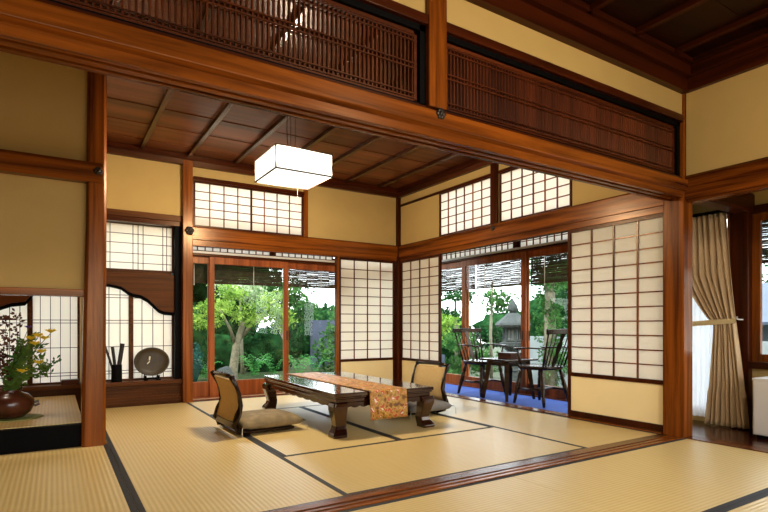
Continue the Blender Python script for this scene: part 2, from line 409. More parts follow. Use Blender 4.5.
def shoji(name, label, cat, ax, u0, u1, p, z0, z1, nc, nr, kick=None, fr=.03, hfr=None, group=None, mid=None, th=.03):
    """wooden lattice screen with translucent paper; p is the room-side face."""
    hfr = hfr or fr
    base = ((u0+u1)/2, p+th/2, z0) if ax == 'x' else (p+th/2, (u0+u1)/2, z0)
    t = thing(name, label, cat, base, group=group)
    zb = kick if kick is not None else z0
    f = pb(ax, u0, u0+fr, p, p+th, z0, z1); pb(ax, u1-fr, u1, p, p+th, z0, z1, f)
    pb(ax, u0+fr, u1-fr, p, p+th, z1-hfr, z1, f); pb(ax, u0+fr, u1-fr, p, p+th, z0, z0+hfr+(.02 if kick else 0), f)
    if kick: pb(ax, u0+fr, u1-fr, p, p+th, zb-.022, zb+.012, f)
    if mid:
        for m_ in mid: pb(ax, m_-fr*.5, m_+fr*.5, p, p+th, z0+hfr, z1-hfr, f)
    obj('frame', f, WD['z'], t, world=True)
    a0, a1, b0, b1 = u0+fr, u1-fr, zb+(.012 if kick else hfr), z1-hfr
    l = bmesh.new()
    for i in range(1, nc): u = a0+(a1-a0)*i/nc; pb(ax, u-.006, u+.006, p+.006, p+.018, b0, b1, l)
    for j in range(1, nr): z = b0+(b1-b0)*j/nr; pb(ax, a0, a1, p+.007, p+.017, z-.005, z+.005, l)
    obj('lattice', l, W['z'], t, world=True)
    obj('paper', pb(ax, a0-.004, a1+.004, p+.019, p+.0205, b0-.004, b1+.004), PAPER, t, world=True)
    if kick: obj('kickboard', pb(ax, u0+fr, u1-fr, p+.010, p+.022, z0+.02, zb-.01), CREAM, t, world=True)
    return t
shoji('transom_window', 'paper transom window high on the back wall, two sashes wide, behind the lamp', 'window', 'x', 1.315, 2.635, 6.07, 1.95, 2.465, 8, 5, fr=.02, mid=[1.975])
shoji('shoji_screen', 'paper sliding screen on the back wall right of the garden doors', 'screen', 'x', 3.135, 4.01, 6.075, .01, 1.735, 4, 11, kick=.39)

# ---- glass doors on the garden side
def glass_door(label, ax, u0, u1, p, z0, z1, st=.06, bot=.18, top=.085, handle=None, group=None):
    base = ((u0+u1)/2, p, z0) if ax == 'x' else (p, (u0+u1)/2, z0)
    t = thing('sliding_glass_door', label, 'door', base, group=group)
    f = pb(ax, u0, u0+st, p, p+.03, z0, z1); pb(ax, u1-st, u1, p, p+.03, z0, z1, f)
    pb(ax, u0+st, u1-st, p, p+.03, z1-top, z1, f); pb(ax, u0+st, u1-st, p, p+.03, z0, z0+bot, f)
    obj('frame', f, WG['z'], t, .002, world=True)
    obj('pane', pb(ax, u0+st-.003, u1-st+.003, p+.013, p+.017, z0+bot-.003, z1-top+.003), GLASS, t, world=True)
    if handle is not None:
        obj('handle', pb(ax, handle-.008, handle+.008, p-.006, p+.001, .66, .78), METAL, t, .002, world=True)
    return t
GD = 6.25
glass_door('narrow garden glass door partly behind the alcove post', 'x', 1.245, 1.60, GD+.035, .01, 1.65, st=.075)
glass_door('wide middle garden glass door with the trunk of the pale tree behind it', 'x', 1.535, 2.505, GD, .01, 1.65, st=.055, handle=2.49)
glass_door('garden glass door beside the paper screen of the back wall', 'x', 2.46, 3.42, GD+.035, .01, 1.65, st=.065, handle=2.54)
struct('trim_26', bx(1.245, 4.1, GD-.03, GD+.09, 1.65, 1.685), WD['x'], .002, label='head rail over the garden glass doors')
struct('trim_27', bx(1.3, 3.14, GD-.045, GD-.03, 1.675, 1.70), RAILW, .002, label='pale curtain rail over the garden glass doors')
struct('trim_28', bx(1.245, 4.1, GD-.02, GD+.08, 1.94, 2.10), WD['x'], .002)
struct('trim_29', bx(1.245, 4.1, GD-.02, GD+.10, -.08, .01), WG['x'], .002, label='sill of the garden glass doors')
shoji('transom_window', 'low strip of small paper panes above the garden glass doors', 'window', 'x', 1.30, 2.28, GD, 1.70, 1.94, 11, 2, fr=.014)
shoji('transom_window', 'low strip of small paper panes above the glass door nearest the screen', 'window', 'x', 2.33, 3.14, GD, 1.70, 1.94, 9, 2, fr=.014)
post('trim_30', 2.28, 2.33, GD-.02, GD+.06, 1.69, 1.94, WD['z'], 'little upright between the two strips of small panes', .002)
# unseen glass door added behind the screen so daylight reaches its paper
glass_door('added garden glass door, unseen behind the back wall paper screen', 'x', 3.38, 4.14, GD, .01, 1.65, st=.06)

# ---- right wall of inner room
RX = 4.07
struct('wall_right_inner', frame_wall([(5.17, 6.065, 1.95, 2.50), (2.26, 6.065, 2.50, 2.72), (2.26, 3.18, 1.95, 2.50), (4.12, 4.24, 1.95, 2.50)], 'y', RX, RX+.07), PLAST)
struct('trim_31', prism([(RX-.035, 1.79), (RX-.035, 1.935), (RX-.02, 1.95), (RX+.08, 1.95), (RX+.08, 1.79)], 'x', 2.27, 6.08), W['y'], .002, label='long rail of the right wall under the paper windows')
struct('trim_32', bx(RX-.02, RX+.08, 2.27, 6.05, 1.735, 1.79), W['y'], .002, label='grooved lintel over the veranda opening')
struct('trim_33', prism([(RX-.085, 2.66), (RX-.085, 2.72), (RX+.03, 2.72), (RX+.03, 2.61), (RX-.05, 2.61), (RX-.065, 2.66)], 'x', 2.27, 6.07), WD['y'], .002, label='ceiling moulding of the right wall')
struct('trim_34', bx(RX-.02, RX+.06, 2.27, 6.05, 2.485, 2.515), WD['y'], .002, label='thin dark rail over the right wall paper windows')
post('trim_35', RX-.03, RX+.07, 4.13, 4.23, 1.95, 2.62, WD['z'], 'short upright between the two right wall paper windows', .003)
shoji('transom_window', 'paper transom window high on the right wall, nearer the room corner', 'window', 'y', 4.24, 5.16, RX-.005, 1.95, 2.49, 6, 5, fr=.018)
shoji('transom_window', 'paper transom window high on the right wall, cut off above by the big beam', 'window', 'y', 3.19, 4.12, RX-.005, 1.95, 2.49, 6, 5, fr=.018)
shoji('shoji_screen', 'paper sliding screen in the far corner of the right wall', 'screen', 'y', 5.14, 6.02, RX-.01, .01, 1.735, 4, 11, kick=.39)
shoji('shoji_screen', 'large paper sliding screen beside the reddish pillar, armchair half behind it', 'screen', 'y', 2.29, 3.225, RX-.01, .01, 1.735, 4, 11, kick=.40)

# ---- veranda outer side
VX = 4.85
glass_door('veranda glass door at the far corner with the grey-blue wall behind it', 'y', 5.56, 6.42, VX+.035, .01, 1.755, st=.055, bot=.13)
glass_door('wide veranda glass door with the stone lantern behind it', 'y', 4.47, 5.65, VX, .01, 1.755, st=.075, bot=.13, handle=4.515)
glass_door('veranda glass door behind the right-hand armchair', 'y', 3.30, 4.53, VX+.035, .01, 1.755, st=.07, bot=.13, handle=4.44)
struct('trim_36', bx(VX-.03, VX+.09, 2.62, 6.7, 1.755, 1.785), WD['y'], .002, label='head rail over the veranda glass doors')
struct('trim_37', bx(VX-.05, VX-.03, 3.0, 6.6, 1.775, 1.80), RAILW, .002, label='pale curtain rail over the veranda glass doors')
struct('trim_38', bx(VX-.02, VX+.10, 2.62, 6.7, -.10, .01), WG['y'], .002, label='sill of the veranda glass doors')
shoji('transom_window', 'strip of small paper panes above the far veranda glass doors', 'window', 'y', 4.66, 6.42, VX, 1.795, 1.95, 17, 2, fr=.014)
shoji('transom_window', 'strip of small paper panes above the near veranda glass door', 'window', 'y', 3.2, 4.58, VX, 1.795, 1.95, 13, 2, fr=.014)
post('trim_39', VX-.02, VX+.06, 4.58, 4.66, 1.785, 1.95, WD['z'], 'little upright between the strips of small panes over the veranda doors', .002)
struct('wall_veranda', frame_wall([(2.62, 6.75, 1.95, 2.0), (2.58, 2.64, -.1, 2.0), (6.42, 6.75, -.1, 2.0)], 'y', VX+.01, VX+.09), PLAST)

struct('ceiling_veranda', bx(4.15, 4.95, 2.62, 6.8, 1.97, 2.0), WD['y'])
struct('ceiling_corridor', bx(4.12, 5.0, -2.5, 2.62, 2.30, 2.36), WD['y'])
glass_door('added veranda glass door, unseen behind the large paper screen', 'y', 2.64, 3.36, VX, .01, 1.755, st=.06, bot=.13)  # unseen door, added to let daylight through to the large screen
shoji('transom_window', 'short strip of small paper panes behind the large paper screen', 'window', 'y', 2.64, 3.2, VX, 1.795, 1.95, 6, 2, fr=.014)
# corridor part right of the pillar
struct('trim_40', prism([(2.05, 1.79), (2.04, 1.81), (2.04, 1.93), (2.055, 1.95), (2.17, 1.95), (2.17, 1.79)], 'y', 4.12, 4.93), WD['x'], .003, label='cross rail of the corridor over the curtain')
post('trim_41', 4.86, 5.0, 2.06, 2.20, -.02, 2.3, WD['z'], 'dark post of the corridor beside the curtain', .004)
struct('wall_corridor', frame_wall([(-2.5, 2.06, 1.84, 2.36), (-2.5, 2.06, -.1, .50)], 'y', 4.93, 5.0), PLAST)
struct('trim_42', bx(4.90, 5.0, -2.5, 2.06, 1.775, 1.84), WD['y'], .003, label='head rail of the corridor window')
struct('trim_43', bx(4.86, 5.0, -2.5, 2.06, .49, .545), WD['y'], .003, label='dark sill of the corridor window')
def sash(n, y0, y1):
    t = bpy.data.objects.new(n, None); C.objects.link(t); t.location = (4.95, (y0+y1)/2, .545); t['kind'] = 'structure'
    f = bx(4.93, 4.965, y0, y0+.06, .545, 1.775); bx(4.93, 4.965, y1-.06, y1, .545, 1.775, f)
    bx(4.93, 4.965, y0+.06, y1-.06, .545, .61, f); bx(4.93, 4.965, y0+.06, y1-.06, 1.71, 1.775, f)
    obj('window_frame', f, W['z'], t, world=True)
    obj('pane', bx(4.945, 4.95, y0+.055, y1-.055, .605, 1.715), GLASS, t, world=True)
sash('window_1', 1.0, 2.06); sash('window_2', -.06, 1.0); sash('window_3', -1.2, -.06); sash('window_4', -2.4, -1.2)
# terrace window behind the curtain
t = bpy.data.objects.new('window_5', None); C.objects.link(t); t.location = (4.95, 2.4, 0); t['kind'] = 'structure'
f = bx(4.93, 4.96, 2.2, 2.25, .10, 1.86); bx(4.93, 4.96, 2.57, 2.62, .10, 1.86, f); bx(4.93, 4.96, 2.25, 2.57, .10, .15, f); bx(4.93, 4.96, 2.25, 2.57, 1.80, 1.86, f)
obj('window_frame', f, WG['z'], t, world=True); obj('pane', bx(4.942, 4.946, 2.245, 2.575, .145, 1.805), GLASS, t, world=True)

struct('wall_under_curtain', bx(4.92, 5.0, 2.2, 2.62, -.1, .10), PLAST)
struct('wall_over_curtain', bx(4.93, 5.0, 2.2, 2.62, 1.86, 2.3), PLAST)

# ---- inner ceiling
bm = bmesh.new()
for i in range(9):
    y = 2.2 + i*.445; bx(-2.0, 4.2, y, y+.44, 2.725, 2.745, bm); bx(-2.0, 4.2, y+.43, y+.45, 2.718, 2.74, bm)
struct('ceiling', bm, CEIL)
for i, x in enumerate((3.68, 3.19, 2.70, 2.23, 1.75, 1.25, .775, .3, -.2, -.7, -1.2, -1.7)):
    struct('trim_%d' % (70+i), bx(x-.02, x+.02, 2.2, 6.0 if x > .25 else 4.25, 2.685, 2.725), BATT, .002)
rb = bx(-3.4, 5.1, -2.7, 2.7, 2.90, 3.0); bx(-3.4, 4.45, 2.7, 6.45, 2.90, 3.0, rb)
struct('roof', rb, plain('roof_underlay', '#3a3532', .9))

struct('wall_upper_veranda', bx(4.9, 5.0, -2.7, 2.6, 2.3, 2.95), PLAST)
struct('wall_upper_side', bx(4.0, 4.9, 2.56, 2.62, 2.0, 2.95), PLAST)
struct('roof_porch', bx(1.24, 4.15, 6.15, 6.40, 1.955, 1.985), WD['x'])

# ================================================================== ALCOVES
# tokonoma (decorative alcove) front plane Y=4.24, behind the post
struct('trim_44', bx(-3.15, .19, 4.24, 4.30, -.02, .155), BLACKL, .004, label='black lacquered front frame of the raised alcove')
tmat = thing('alcove_tatami_mat', 'tatami mat on the raised floor of the flower alcove', 'tatami mat', (-1.0, 5.1, .10))
obj('mat', bx(-2.2, .175, 4.30, 6.0, .0, .16), TAT['y'], tmat, world=True)
struct('wall_alcove', bx(-2.3, .20, 4.26, 4.34, 1.09, 2.72), PLAST, label='ochre wall over the flower alcove')
struct('trim_45', bx(-2.3, .19, 4.235, 4.33, 1.05, 1.10), W['x'], .003, label='thin rail under the alcove wall')
bm = prism([(4.175, 1.848), (4.16, 1.875), (4.16, 1.96), (4.175, 1.988), (4.26, 1.988), (4.26, 1.848)], 'y', -2.3, .295)
struct('trim_46', bm, W['x'], .006, label='rounded rail across the alcove wall')
# natural alcove post, flaring towards the floor
bm = bmesh.new(); rings = []
for z, x0, x1 in ((-.02, .160, .312), (.5, .166, .312), (1.0, .176, .314), (1.6, .190, .317), (2.2, .197, .318), (2.72, .20, .32)):
    y0, y1 = 4.19-(0.312-x0-.12)*.1, 4.32; c = .018
    rings.append([bm.verts.new((x, y, z)) for x, y in ((x0+c, y0), (x1-c, y0), (x1, y0+c), (x1, y1), (x0, y1), (x0, y0+c))])
for r0, r1 in zip(rings, rings[1:]):
    for k in range(6): bm.faces.new((r0[k], r0[(k+1) % 6], r1[(k+1) % 6], r1[k]))
bm.faces.new(rings[0]); bm.faces.new(rings[-1][::-1])
struct('trim_47', bm, W['z'], .004, label='natural alcove post, wider towards the floor')
bm = bx(.228, .278, 4.32, 6.05, -.02, 2.72); bx(.228, .278, 6.05, 6.30, .258, 2.0, bm)
struct('wall_alcove_side', bm, PLAST)
struct('wall_alcove_left', bx(-2.3, -2.2, 4.3, 6.5, -.02, 2.72), PLAST)
# shoin (writing alcove): shelf, low board, windows, cloud board
SY = 6.12
struct('trim_48', bx(-2.2, 1.20, SY-.06, 6.42, .215, .255), SHELF, .003, label='long shelf board under the alcove paper windows')
bm = bx(-2.2, 1.20, SY-.02, SY+.0, -.02, .215)
for i in range(7): bx(.3, 1.2, SY-.026, SY-.02, .012+i*.029, .030+i*.029, bm)
struct('trim_49', bm, SHELF, .001, label='low ribbed board under the alcove shelf')
struct('trim_50', bx(-2.2, 1.21, SY-.04, SY+.10, 1.935, 1.985), WD['x'], .002, label='lintel over the writing alcove')
struct('trim_51', bx(-2.2, 1.21, SY-.06, SY+.06, 1.985, 2.05), SHELF, .002, label='rail over the writing alcove')
struct('trim_52', bx(1.128, 1.20, SY-.02, 6.30, .255, 1.94), BLACKL, .003, label='black lacquered jamb of the writing alcove')
struct('trim_53', bx(-2.2, 1.11, SY+.10, SY+.13, 1.385, 1.435), SHELF, .002, label='cross rail between upper and lower alcove windows')
# cloud board
pts = [(-2.2, 1.40), (1.135, 1.40), (1.135, 1.00)]
crv = [(1.13, .99), (1.03, .995), (.97, 1.02), (.92, 1.07), (.86, 1.13), (.79, 1.17), (.72, 1.18), (.66, 1.21), (.60, 1.255), (.50, 1.275), (.40, 1.28),
       (.10, 1.28), (-.05, 1.26), (-.16, 1.19), (-.21, 1.11), (-.24, 1.075), (-.35, 1.06), (-.45, 1.02), (-.6, .99), (-2.2, .99)]
struct('trim_54', prism([pts[0], pts[1]]+crv, 'x', SY+.02, SY+.05), SHELF, .002, label='cloud-shaped carved board hanging in the alcove window')
crv2 = [(u, z-.022-.014*min(1, abs(u-.3)/.5)) for u, z in crv]
struct('trim_55', prism([(-2.2, 1.385), (1.13, 1.385), (1.13, 1.1)]+crv2, 'x', SY+.052, SY+.075), BLACKL, label='black lacquered lip along the carved board')

def shoin_window(label, u0, u1, z0, z1, vs, hs, p=6.205):
    t = thing('alcove_window', label, 'window', ((u0+u1)/2, p, z0))
    f = bx(u0, u0+.022, p, p+.03, z0, z1); bx(u1-.022, u1, p, p+.03, z0, z1, f)
    bx(u0+.022, u1-.022, p, p+.03, z0, z0+.02, f); bx(u0+.022, u1-.022, p, p+.03, z1-.02, z1, f)
    obj('frame', f, SHELF, t, world=True)
    l = bmesh.new()
    for v in vs: bx(v-.003, v+.003, p+.006, p+.016, z0+.02, z1-.02, l)
    for h in hs: bx(u0+.02, u1-.02, p+.007, p+.015, h-.003, h+.003, l)
    obj('lattice', l, WD['z'], t, world=True)
    obj('paper', bx(u0+.018, u1-.018, p+.017, p+.0185, z0+.016, z1-.016), PAPER, t, world=True)
up_v = [.50, .72, .77, .82, 1.02, 1.06]
shoin_window('upper paper window of the writing alcove with paired bars', .28, 1.135, 1.43, 1.95, up_v, [1.52, 1.62, 1.73, 1.83])
hs = [.335, .365, .62, .87, .90, 1.14, 1.17]
def vv(a, b, s=.092):
    n = int((b-a)/s); return [a+(b-a)*i/n for i in range(1, n)]
shoin_window('lower alcove paper window behind the bronze plate', .70, 1.135, .255, 1.39, vv(.70, 1.135), hs)
shoin_window('lower alcove paper window beside the vase of sticks', .28, .70, .255, 1.39, vv(.28, .70), hs)
shoin_window('alcove paper window right of the flower stems', -.20, .225, .255, 1.39, vv(-.20, .225, .075), hs)
shoin_window('alcove paper window behind the dark branches', -.85, -.20, .255, 1.39, vv(-.85, -.20, .08), hs)
struct('wall_shoin_outer', frame_wall([(-3.3, -.85, -.1, 2.2), (-.85, 1.2, -.1, .22), (-.85, 1.25, 1.95, 2.2), (-.85, .28, 1.39, 1.95)], 'x', 6.30, 6.38), PLAST)
struct('wall_shoin_side', bx(1.20, 1.24, 6.13, 6.38, -.05, 1.95), WD['z'])

# ================================================================== TATAMI
def mat_(label, x0, x1, y0, y1, long_, heri=True):
    t = thing('tatami_mat', label, 'tatami mat', ((x0+x1)/2, (y0+y1)/2, -.035), group=None)
    obj('rush_cover', bx(x0+.001, x1-.001, y0+.001, y1-.001, -.034, .0), TAT[long_], t, world=True)
    h = .03
    if heri:
        if long_ == 'y': es = [(x0+.001, x0+h, y0+.001, y1-.001), (x1-h, x1-.001, y0+.001, y1-.001)]
        else: es = [(x0+.001, x1-.001, y0+.001, y0+h), (x0+.001, x1-.001, y1-h, y1-.001)]
        for e in es: obj('border', bx(*e, -.0, .0015), HERI, t, world=True)
X1, X2, X3, X4, X5 = .325, 1.25, 2.165, 3.095, 4.0
Y1, Y2, Y3, Y4, Y5 = 2.30, 3.225, 4.14, 5.05, 6.03
mat_('tatami mat in the foreground left of the low table, just beyond the threshold', X1, X2, Y1, Y3, 'y')
mat_('tatami mat running from the left floor chair back to the writing alcove', X1, X2, Y3, Y5, 'y')
mat_('crosswise tatami mat between the threshold and the low table', X2, X4, Y1, Y2, 'x')
mat_('tatami mat under the left half of the low table', X2, X3, Y2, Y4, 'y')
mat_('tatami mat under the right half of the low table', X3, X4, Y2, Y4, 'y')
mat_('crosswise tatami mat along the garden glass doors', X2, X4, Y4, Y5, 'x')
mat_('tatami mat beside the large paper screen and the reddish pillar', X4, X5, Y1, Y3, 'y')
mat_('tatami mat along the veranda edge behind the right floor chair', X4, X5, Y3, Y5, 'y')
mat_('tatami mat in the bottom left corner before the black alcove frame', -.59, X1, Y1, 4.235, 'y')
mat_('tatami mat before the alcove, out towards the left wall', -1.51, -.59, Y1, 4.235, 'y')
fr0, fr1, fr2 = 1.215, 2.13, .30
mat_('front room tatami mat nearest the reddish pillar', 2.18, 4.0, fr0, fr1, 'x')
mat_('front room tatami mat in the middle along the threshold', .36, 2.18, fr0, fr1, 'x')
mat_('front room tatami mat at the left along the threshold', -1.46, .36, fr0, fr1, 'x')
mat_('front room tatami mat at the bottom right beyond the dark border', 2.18, 4.0, fr2, fr0, 'x')
mat_('front room tatami mat under the camera side', .36, 2.18, fr2, fr0, 'x')
bm = bx(-3.15, -1.46, -2.45, 2.13, -.03, -.001); bx(-1.46, .36, -2.45, 1.215, -.03, -.001, bm); bx(.36, 4.0, -2.45, .30, -.03, -.001, bm); bx(-3.15, -1.51, 2.30, 4.24, -.03, -.001, bm)
struct('floor_matting', bm, TAT['x'])

# ================================================================== PENDANT LAMP
def lamp(loc, w_, d_, h_, label, top, pw=300):
    t = thing('pendant_lamp', label, 'lamp', loc)
    obj('shade', bx(-w_/2+.004, w_/2-.004, -d_/2+.004, d_/2-.004, .004, h_-.004), LAMP, t)
    f = bmesh.new(); e = .005
    for sx_ in (-1, 1):
        for sy_ in (-1, 1): bx(sx_*w_/2-e, sx_*w_/2+e, sy_*d_/2-e, sy_*d_/2+e, 0, h_, f)
        for z in (0, h_):
            bx(sx_*w_/2-e, sx_*w_/2+e, -d_/2, d_/2, z-e, z+e, f); bx(-w_/2, w_/2, sx_*d_/2-e, sx_*d_/2+e, z-e, z+e, f)
    obj('frame', f, plain('lamp_frame_wood', '#3a2814', .6), t)
    obj('top_panel', bx(-w_/2+.02, w_/2-.02, -d_/2+.02, d_/2-.02, h_+.001, h_+.006), WHITEP, t)
    bl = bpy.data.lights.new('bulb', 'POINT'); bl.energy = pw; bl.shadow_soft_size = .09; bl.color = (1.0, .86, .66)
    bo = bpy.data.objects.new('bulb', bl); C.objects.link(bo); bo.parent = t; bo.location = (0, 0, h_/2)
    c = bmesh.new()
    for dx in (-.02, .02): tube([(dx, 0, h_), (dx, 0, top-loc[2])], .0022, c, 6)
    obj('hanging_wire', c, METAL, t)
    pts = [(-.03-.02*math.sin(PI*i/8), .01, h_+(top-loc[2]-h_)*i/8) for i in range(9)]
    obj('power_cord', tube(pts, .0035, None, 6), BLACKL, t)
    obj('pull_cord', tube([(.04, .0, 0), (.04, 0, -.30)], .0015, None, 5), RAILW, t)
    obj('ceiling_cap', lathe([(.045, 0), (.045, .02), (.03, .03)], 20, (0, 0, top-loc[2]-.03)), METAL, t, smooth=False)
lamp((1.695, 4.12, 2.07), .485, .49, .182, 'lit square paper box lamp hanging from the ceiling over the low table', 2.722)
lamp((2.0, .2, 2.22), .52, .52, .19, 'assumed lit square paper box lamp of the front room, unseen, above the viewer', 2.80, 200)  # assumed lamp, out of view, added to light the front room and beam

# ================================================================== LOW TABLE
LT = thing('low_table', 'low dark rosewood table with curved legs standing on the tatami', 'table', (2.245, 4.33, 0), math.radians(-1.1))
hw, hl, zt = .458, .84, .335
obj('table_top', bx(-hw, hw, -hl, hl, zt-.03, zt), ROSET, LT, .006)
fr = bx(-hw+.01, hw-.01, -hl+.01, hl-.01, zt-.045, zt-.03); bx(-hw+.022, hw-.022, -hl+.022, hl-.022, zt-.075, zt-.045, fr)
obj('waist_moulding', fr, ROSE, LT, .005)
def apron(L):
    a = L; b = []
    n = 40
    for i in range(n+1):
        u = -a+2*a*i/n; q = abs(u)/a
        z = -.045-.014*abs(math.sin(q*PI*5)) if q < .8 else -.045-.07*((q-.8)/.2)**2
        b.append((u, zt-.075+z*.75))
    return [(-a, zt-.075)]+b+[(a, zt-.075)]
for s in (-1, 1):
    p = prism(apron(hw-.07), 'x', s*(hl-.035)-.012, s*(hl-.035)+.012); obj('apron', p, ROSE, LT, .003)
    p = prism(apron(hl-.07), 'y', s*(hw-.035)-.012, s*(hw-.035)+.012); obj('apron', p, ROSE, LT, .003)
prof = [(.0, zt-.075, .060), (.008, .235, .061), (.010, .205, .058), (.004, .17, .052), (-.004, .125, .047), (-.010, .085, .045), (-.006, .06, .048), (.006, .036, .056), (.012, .018, .059), (.010, .0, .057)]
for sx_ in (-1, 1):
    for sy_ in (-1, 1):
        b = bmesh.new(); rings = []
        for off, z, r in prof:
            cx, cy = sx_*(hw-.06+off), sy_*(hl-.06+off)
            c_ = r*.16
            poly = [(r-c_, r), (r, r-c_), (r, -r+c_), (r-c_, -r), (-r+c_, -r), (-r, -r+c_), (-r, r-c_), (-r+c_, r)]
            rings.append([b.verts.new((cx+x, cy+y, z)) for x, y in poly])
        for r0, r1 in zip(rings, rings[1:]):
            for k in range(8): b.faces.new((r0[k], r0[(k+1) % 8], r1[(k+1) % 8], r1[k]))
        b.faces.new(rings[0]); b.faces.new(rings[-1][::-1])
        obj('leg', b, ROSEZ, LT, .003)
# brocade runner
def brocade():
    m, nt, b = new_mat('gold_brocade')
    t = nt.nodes.new('ShaderNodeTexCoord'); v = nt.nodes.new('ShaderNodeTexVoronoi'); v.inputs['Scale'].default_value = 38
    n = nt.nodes.new('ShaderNodeTexNoise'); n.inputs['Scale'].default_value = 22; n.inputs['Detail'].default_value = 3
    nt.links.new(t.outputs['Object'], n.inputs['Vector']); nt.links.new(t.outputs['Object'], v.inputs['Vector'])
    r = nt.nodes.new('ShaderNodeValToRGB'); e = r.color_ramp; e.interpolation = 'CONSTANT'
    e.elements[0].position = 0; e.elements[0].color = lin('#7a4a22')
    e.elements[1].position = .40; e.elements[1].color = lin('#b8842e')
    for p, c_ in ((.5, '#cfa35a'), (.56, '#c2512a'), (.63, '#e8dcc0')): x = e.elements.new(p); x.color = lin(c_)
    nt.links.new(n.outputs['Fac'], r.inputs[0])
    mx = nt.nodes.new('ShaderNodeMix'); mx.data_type = 'RGBA'; mx.inputs['Factor'].default_value = .25
    nt.links.new(r.outputs[0], mx.inputs['A']); nt.links.new(v.outputs['Color'], mx.inputs['B']); mx.blend_type = 'MULTIPLY'
    nt.links.new(mx.outputs['Result'], b.inputs['Base Color']); b.inputs['Roughness'].default_value = .55
    return m
b = bmesh.new(); rows = []
path = [(5.21, .20), (5.195, .30), (5.175, .338), (5.12, .3375)] + [(y, .3375) for y in (4.8, 4.4, 4.0, 3.7, 3.52)] + [(3.489, .3365), (3.477, .325), (3.474, .28), (3.468, .2), (3.462, .115)]
for i, (y, z) in enumerate(path):
    rows.append([b.verts.new((2.105+.345*k/8, y + (.003*math.sin(k*1.3) if z < .3 else 0), z)) for k in range(9)])
for r0, r1 in zip(rows, rows[1:]):
    for k in range(8): b.faces.new((r0[k], r0[k+1], r1[k+1], r1[k]))
bmesh.ops.translate(b, verts=b.verts, vec=(-2.28, -4.33, -.335))
rn = obj('table_runner', b, brocade(), None, smooth=True); rn.location = (2.235, 4.33, .336)
so = rn.modifiers.new('thick', 'SOLIDIFY'); so.thickness = .003; so.offset = 1
tag(rn, 'gold and orange brocade runner laid along the low table and hanging over its front', 'table runner')

# ================================================================== FLOOR CHAIRS (zaisu) facing +X locally
TAN = plain('woven_tan_panel', '#c0a068', .7, .3, noise=.08, nscale=60)
CUSH = plain('khaki_cushion_brocade', '#857250', .75, .3, noise=.3, nscale=14)
GREY = plain('grey_cushion_cloth', '#75706a', .8, .3, noise=.15, nscale=14)
def zaisu(label, loc, rot, cm, seat_col_label, cs=(0, 0)):
    t = thing('floor_chair', label, 'floor chair', loc, rot)
    for s in (-1, 1):       # curved side rails
        pts = [(.04, .03), (-.06, .045), (-.085, .09), (-.055, .17), (-.035, .24), (-.05, .33), (-.085, .42), (-.115, .47)]
        b = bmesh.new()
        for (x0, z0), (x1, z1) in zip(pts, pts[1:]): pass
        b = tube([(x, s*.24, z) for x, z in pts], [.016, .02, .022, .021, .018, .016, .015, .014], None, 8, True, 1.3)
        obj('side_rail', b, CHAIRW, t, smooth=True)
    pr = [(-.075, .11), (-.058, .17), (-.038, .24), (-.052, .33), (-.082, .41), (-.095, .435)]
    b = bmesh.new(); ra = []
    for x, z in pr: ra.append([b.verts.new((x-.008*math.cos(k/6*PI-PI/2), -.23+.46*k/6, z)) for k in range(7)])
    for r0, r1 in zip(ra, ra[1:]):
        for k in range(6): b.faces.new((r0[k], r0[k+1], r1[k+1], r1[k]))
    o = obj('back_panel', b, TAN, t, smooth=True); so = o.modifiers.new('thick', 'SOLIDIFY'); so.thickness = .012; so.offset = 0
    obj('top_rail', tube([(-.098, -.252, .458), (-.115, -.1, .465), (-.118, 0, .468), (-.115, .1, .465), (-.098, .252, .458)], [.014, .018, .02, .018, .014], None, 8), CHAIRW, t, smooth=True)
    obj('bottom_rail', bx(-.09, -.055, -.235, .235, .06, .115), CHAIRW, t, .006)
    obj('seat_base', bx(-.05, .42, -.215, .215, .012, .034), CHAIRW, t, .008)
    # zabuton cushion on it
    th = thing('seat_cushion', seat_col_label, 'cushion', (loc[0]+cs[0], loc[1]+cs[1], 0), rot)
    b = bmesh.new(); n = 14; top = []; bot = []
    for i in range(n+1):
        rt = []; rb = []
        for j in range(n+1):
            u, v = i/n*2-1, j/n*2-1
            e = max(0, (1-abs(u)**3.2))*max(0, (1-abs(v)**3.2))
            pin = 1-.045*(1-abs(u)**2)*(abs(v)**4)-.045*(1-abs(v)**2)*(abs(u)**4)
            x, y = .235+.265*u*pin, .265*v*pin
            rt.append(b.verts.new((x, y, .078+.055*e**.42 - .012*math.exp(-(u*u+v*v)*18))))
            rb.append(b.verts.new((x, y, .070-.035*e**.3)) if 0 < i < n and 0 < j < n else rt[-1])
        top.append(rt); bot.append(rb)
    for i in range(n):
        for j in range(n):
            b.faces.new((top[i][j], top[i+1][j], top[i+1][j+1], top[i][j+1]))
            try: b.faces.new((bot[i][j], bot[i][j+1], bot[i+1][j+1], bot[i+1][j]))
            except ValueError: pass
    obj('cover', b, cm, th, smooth=True)
    for sx_ in (-1, 1):
        for sy_ in (-1, 1):
            x, y = .235+.262*sx_, .262*sy_
            obj('tassel', tube([(x, y, .07), (x+.006*sx_, y+.006*sy_, .06), (x+.008*sx_, y+.008*sy_, .004)], [.0025, .003, .0045], None, 6), RAILW, th, label='white corner tassel')
zaisu('low legless chair with tan woven back, at the left side of the table', (1.225, 4.18, 0), math.radians(2), CUSH, 'khaki brocade floor cushion on the left legless chair')
zaisu('low legless chair with tan woven back, between the table and the veranda', (3.12, 4.20, 0), math.radians(182), GREY, 'grey floor cushion on the right legless chair, tucked behind the table', (.08, -.07))

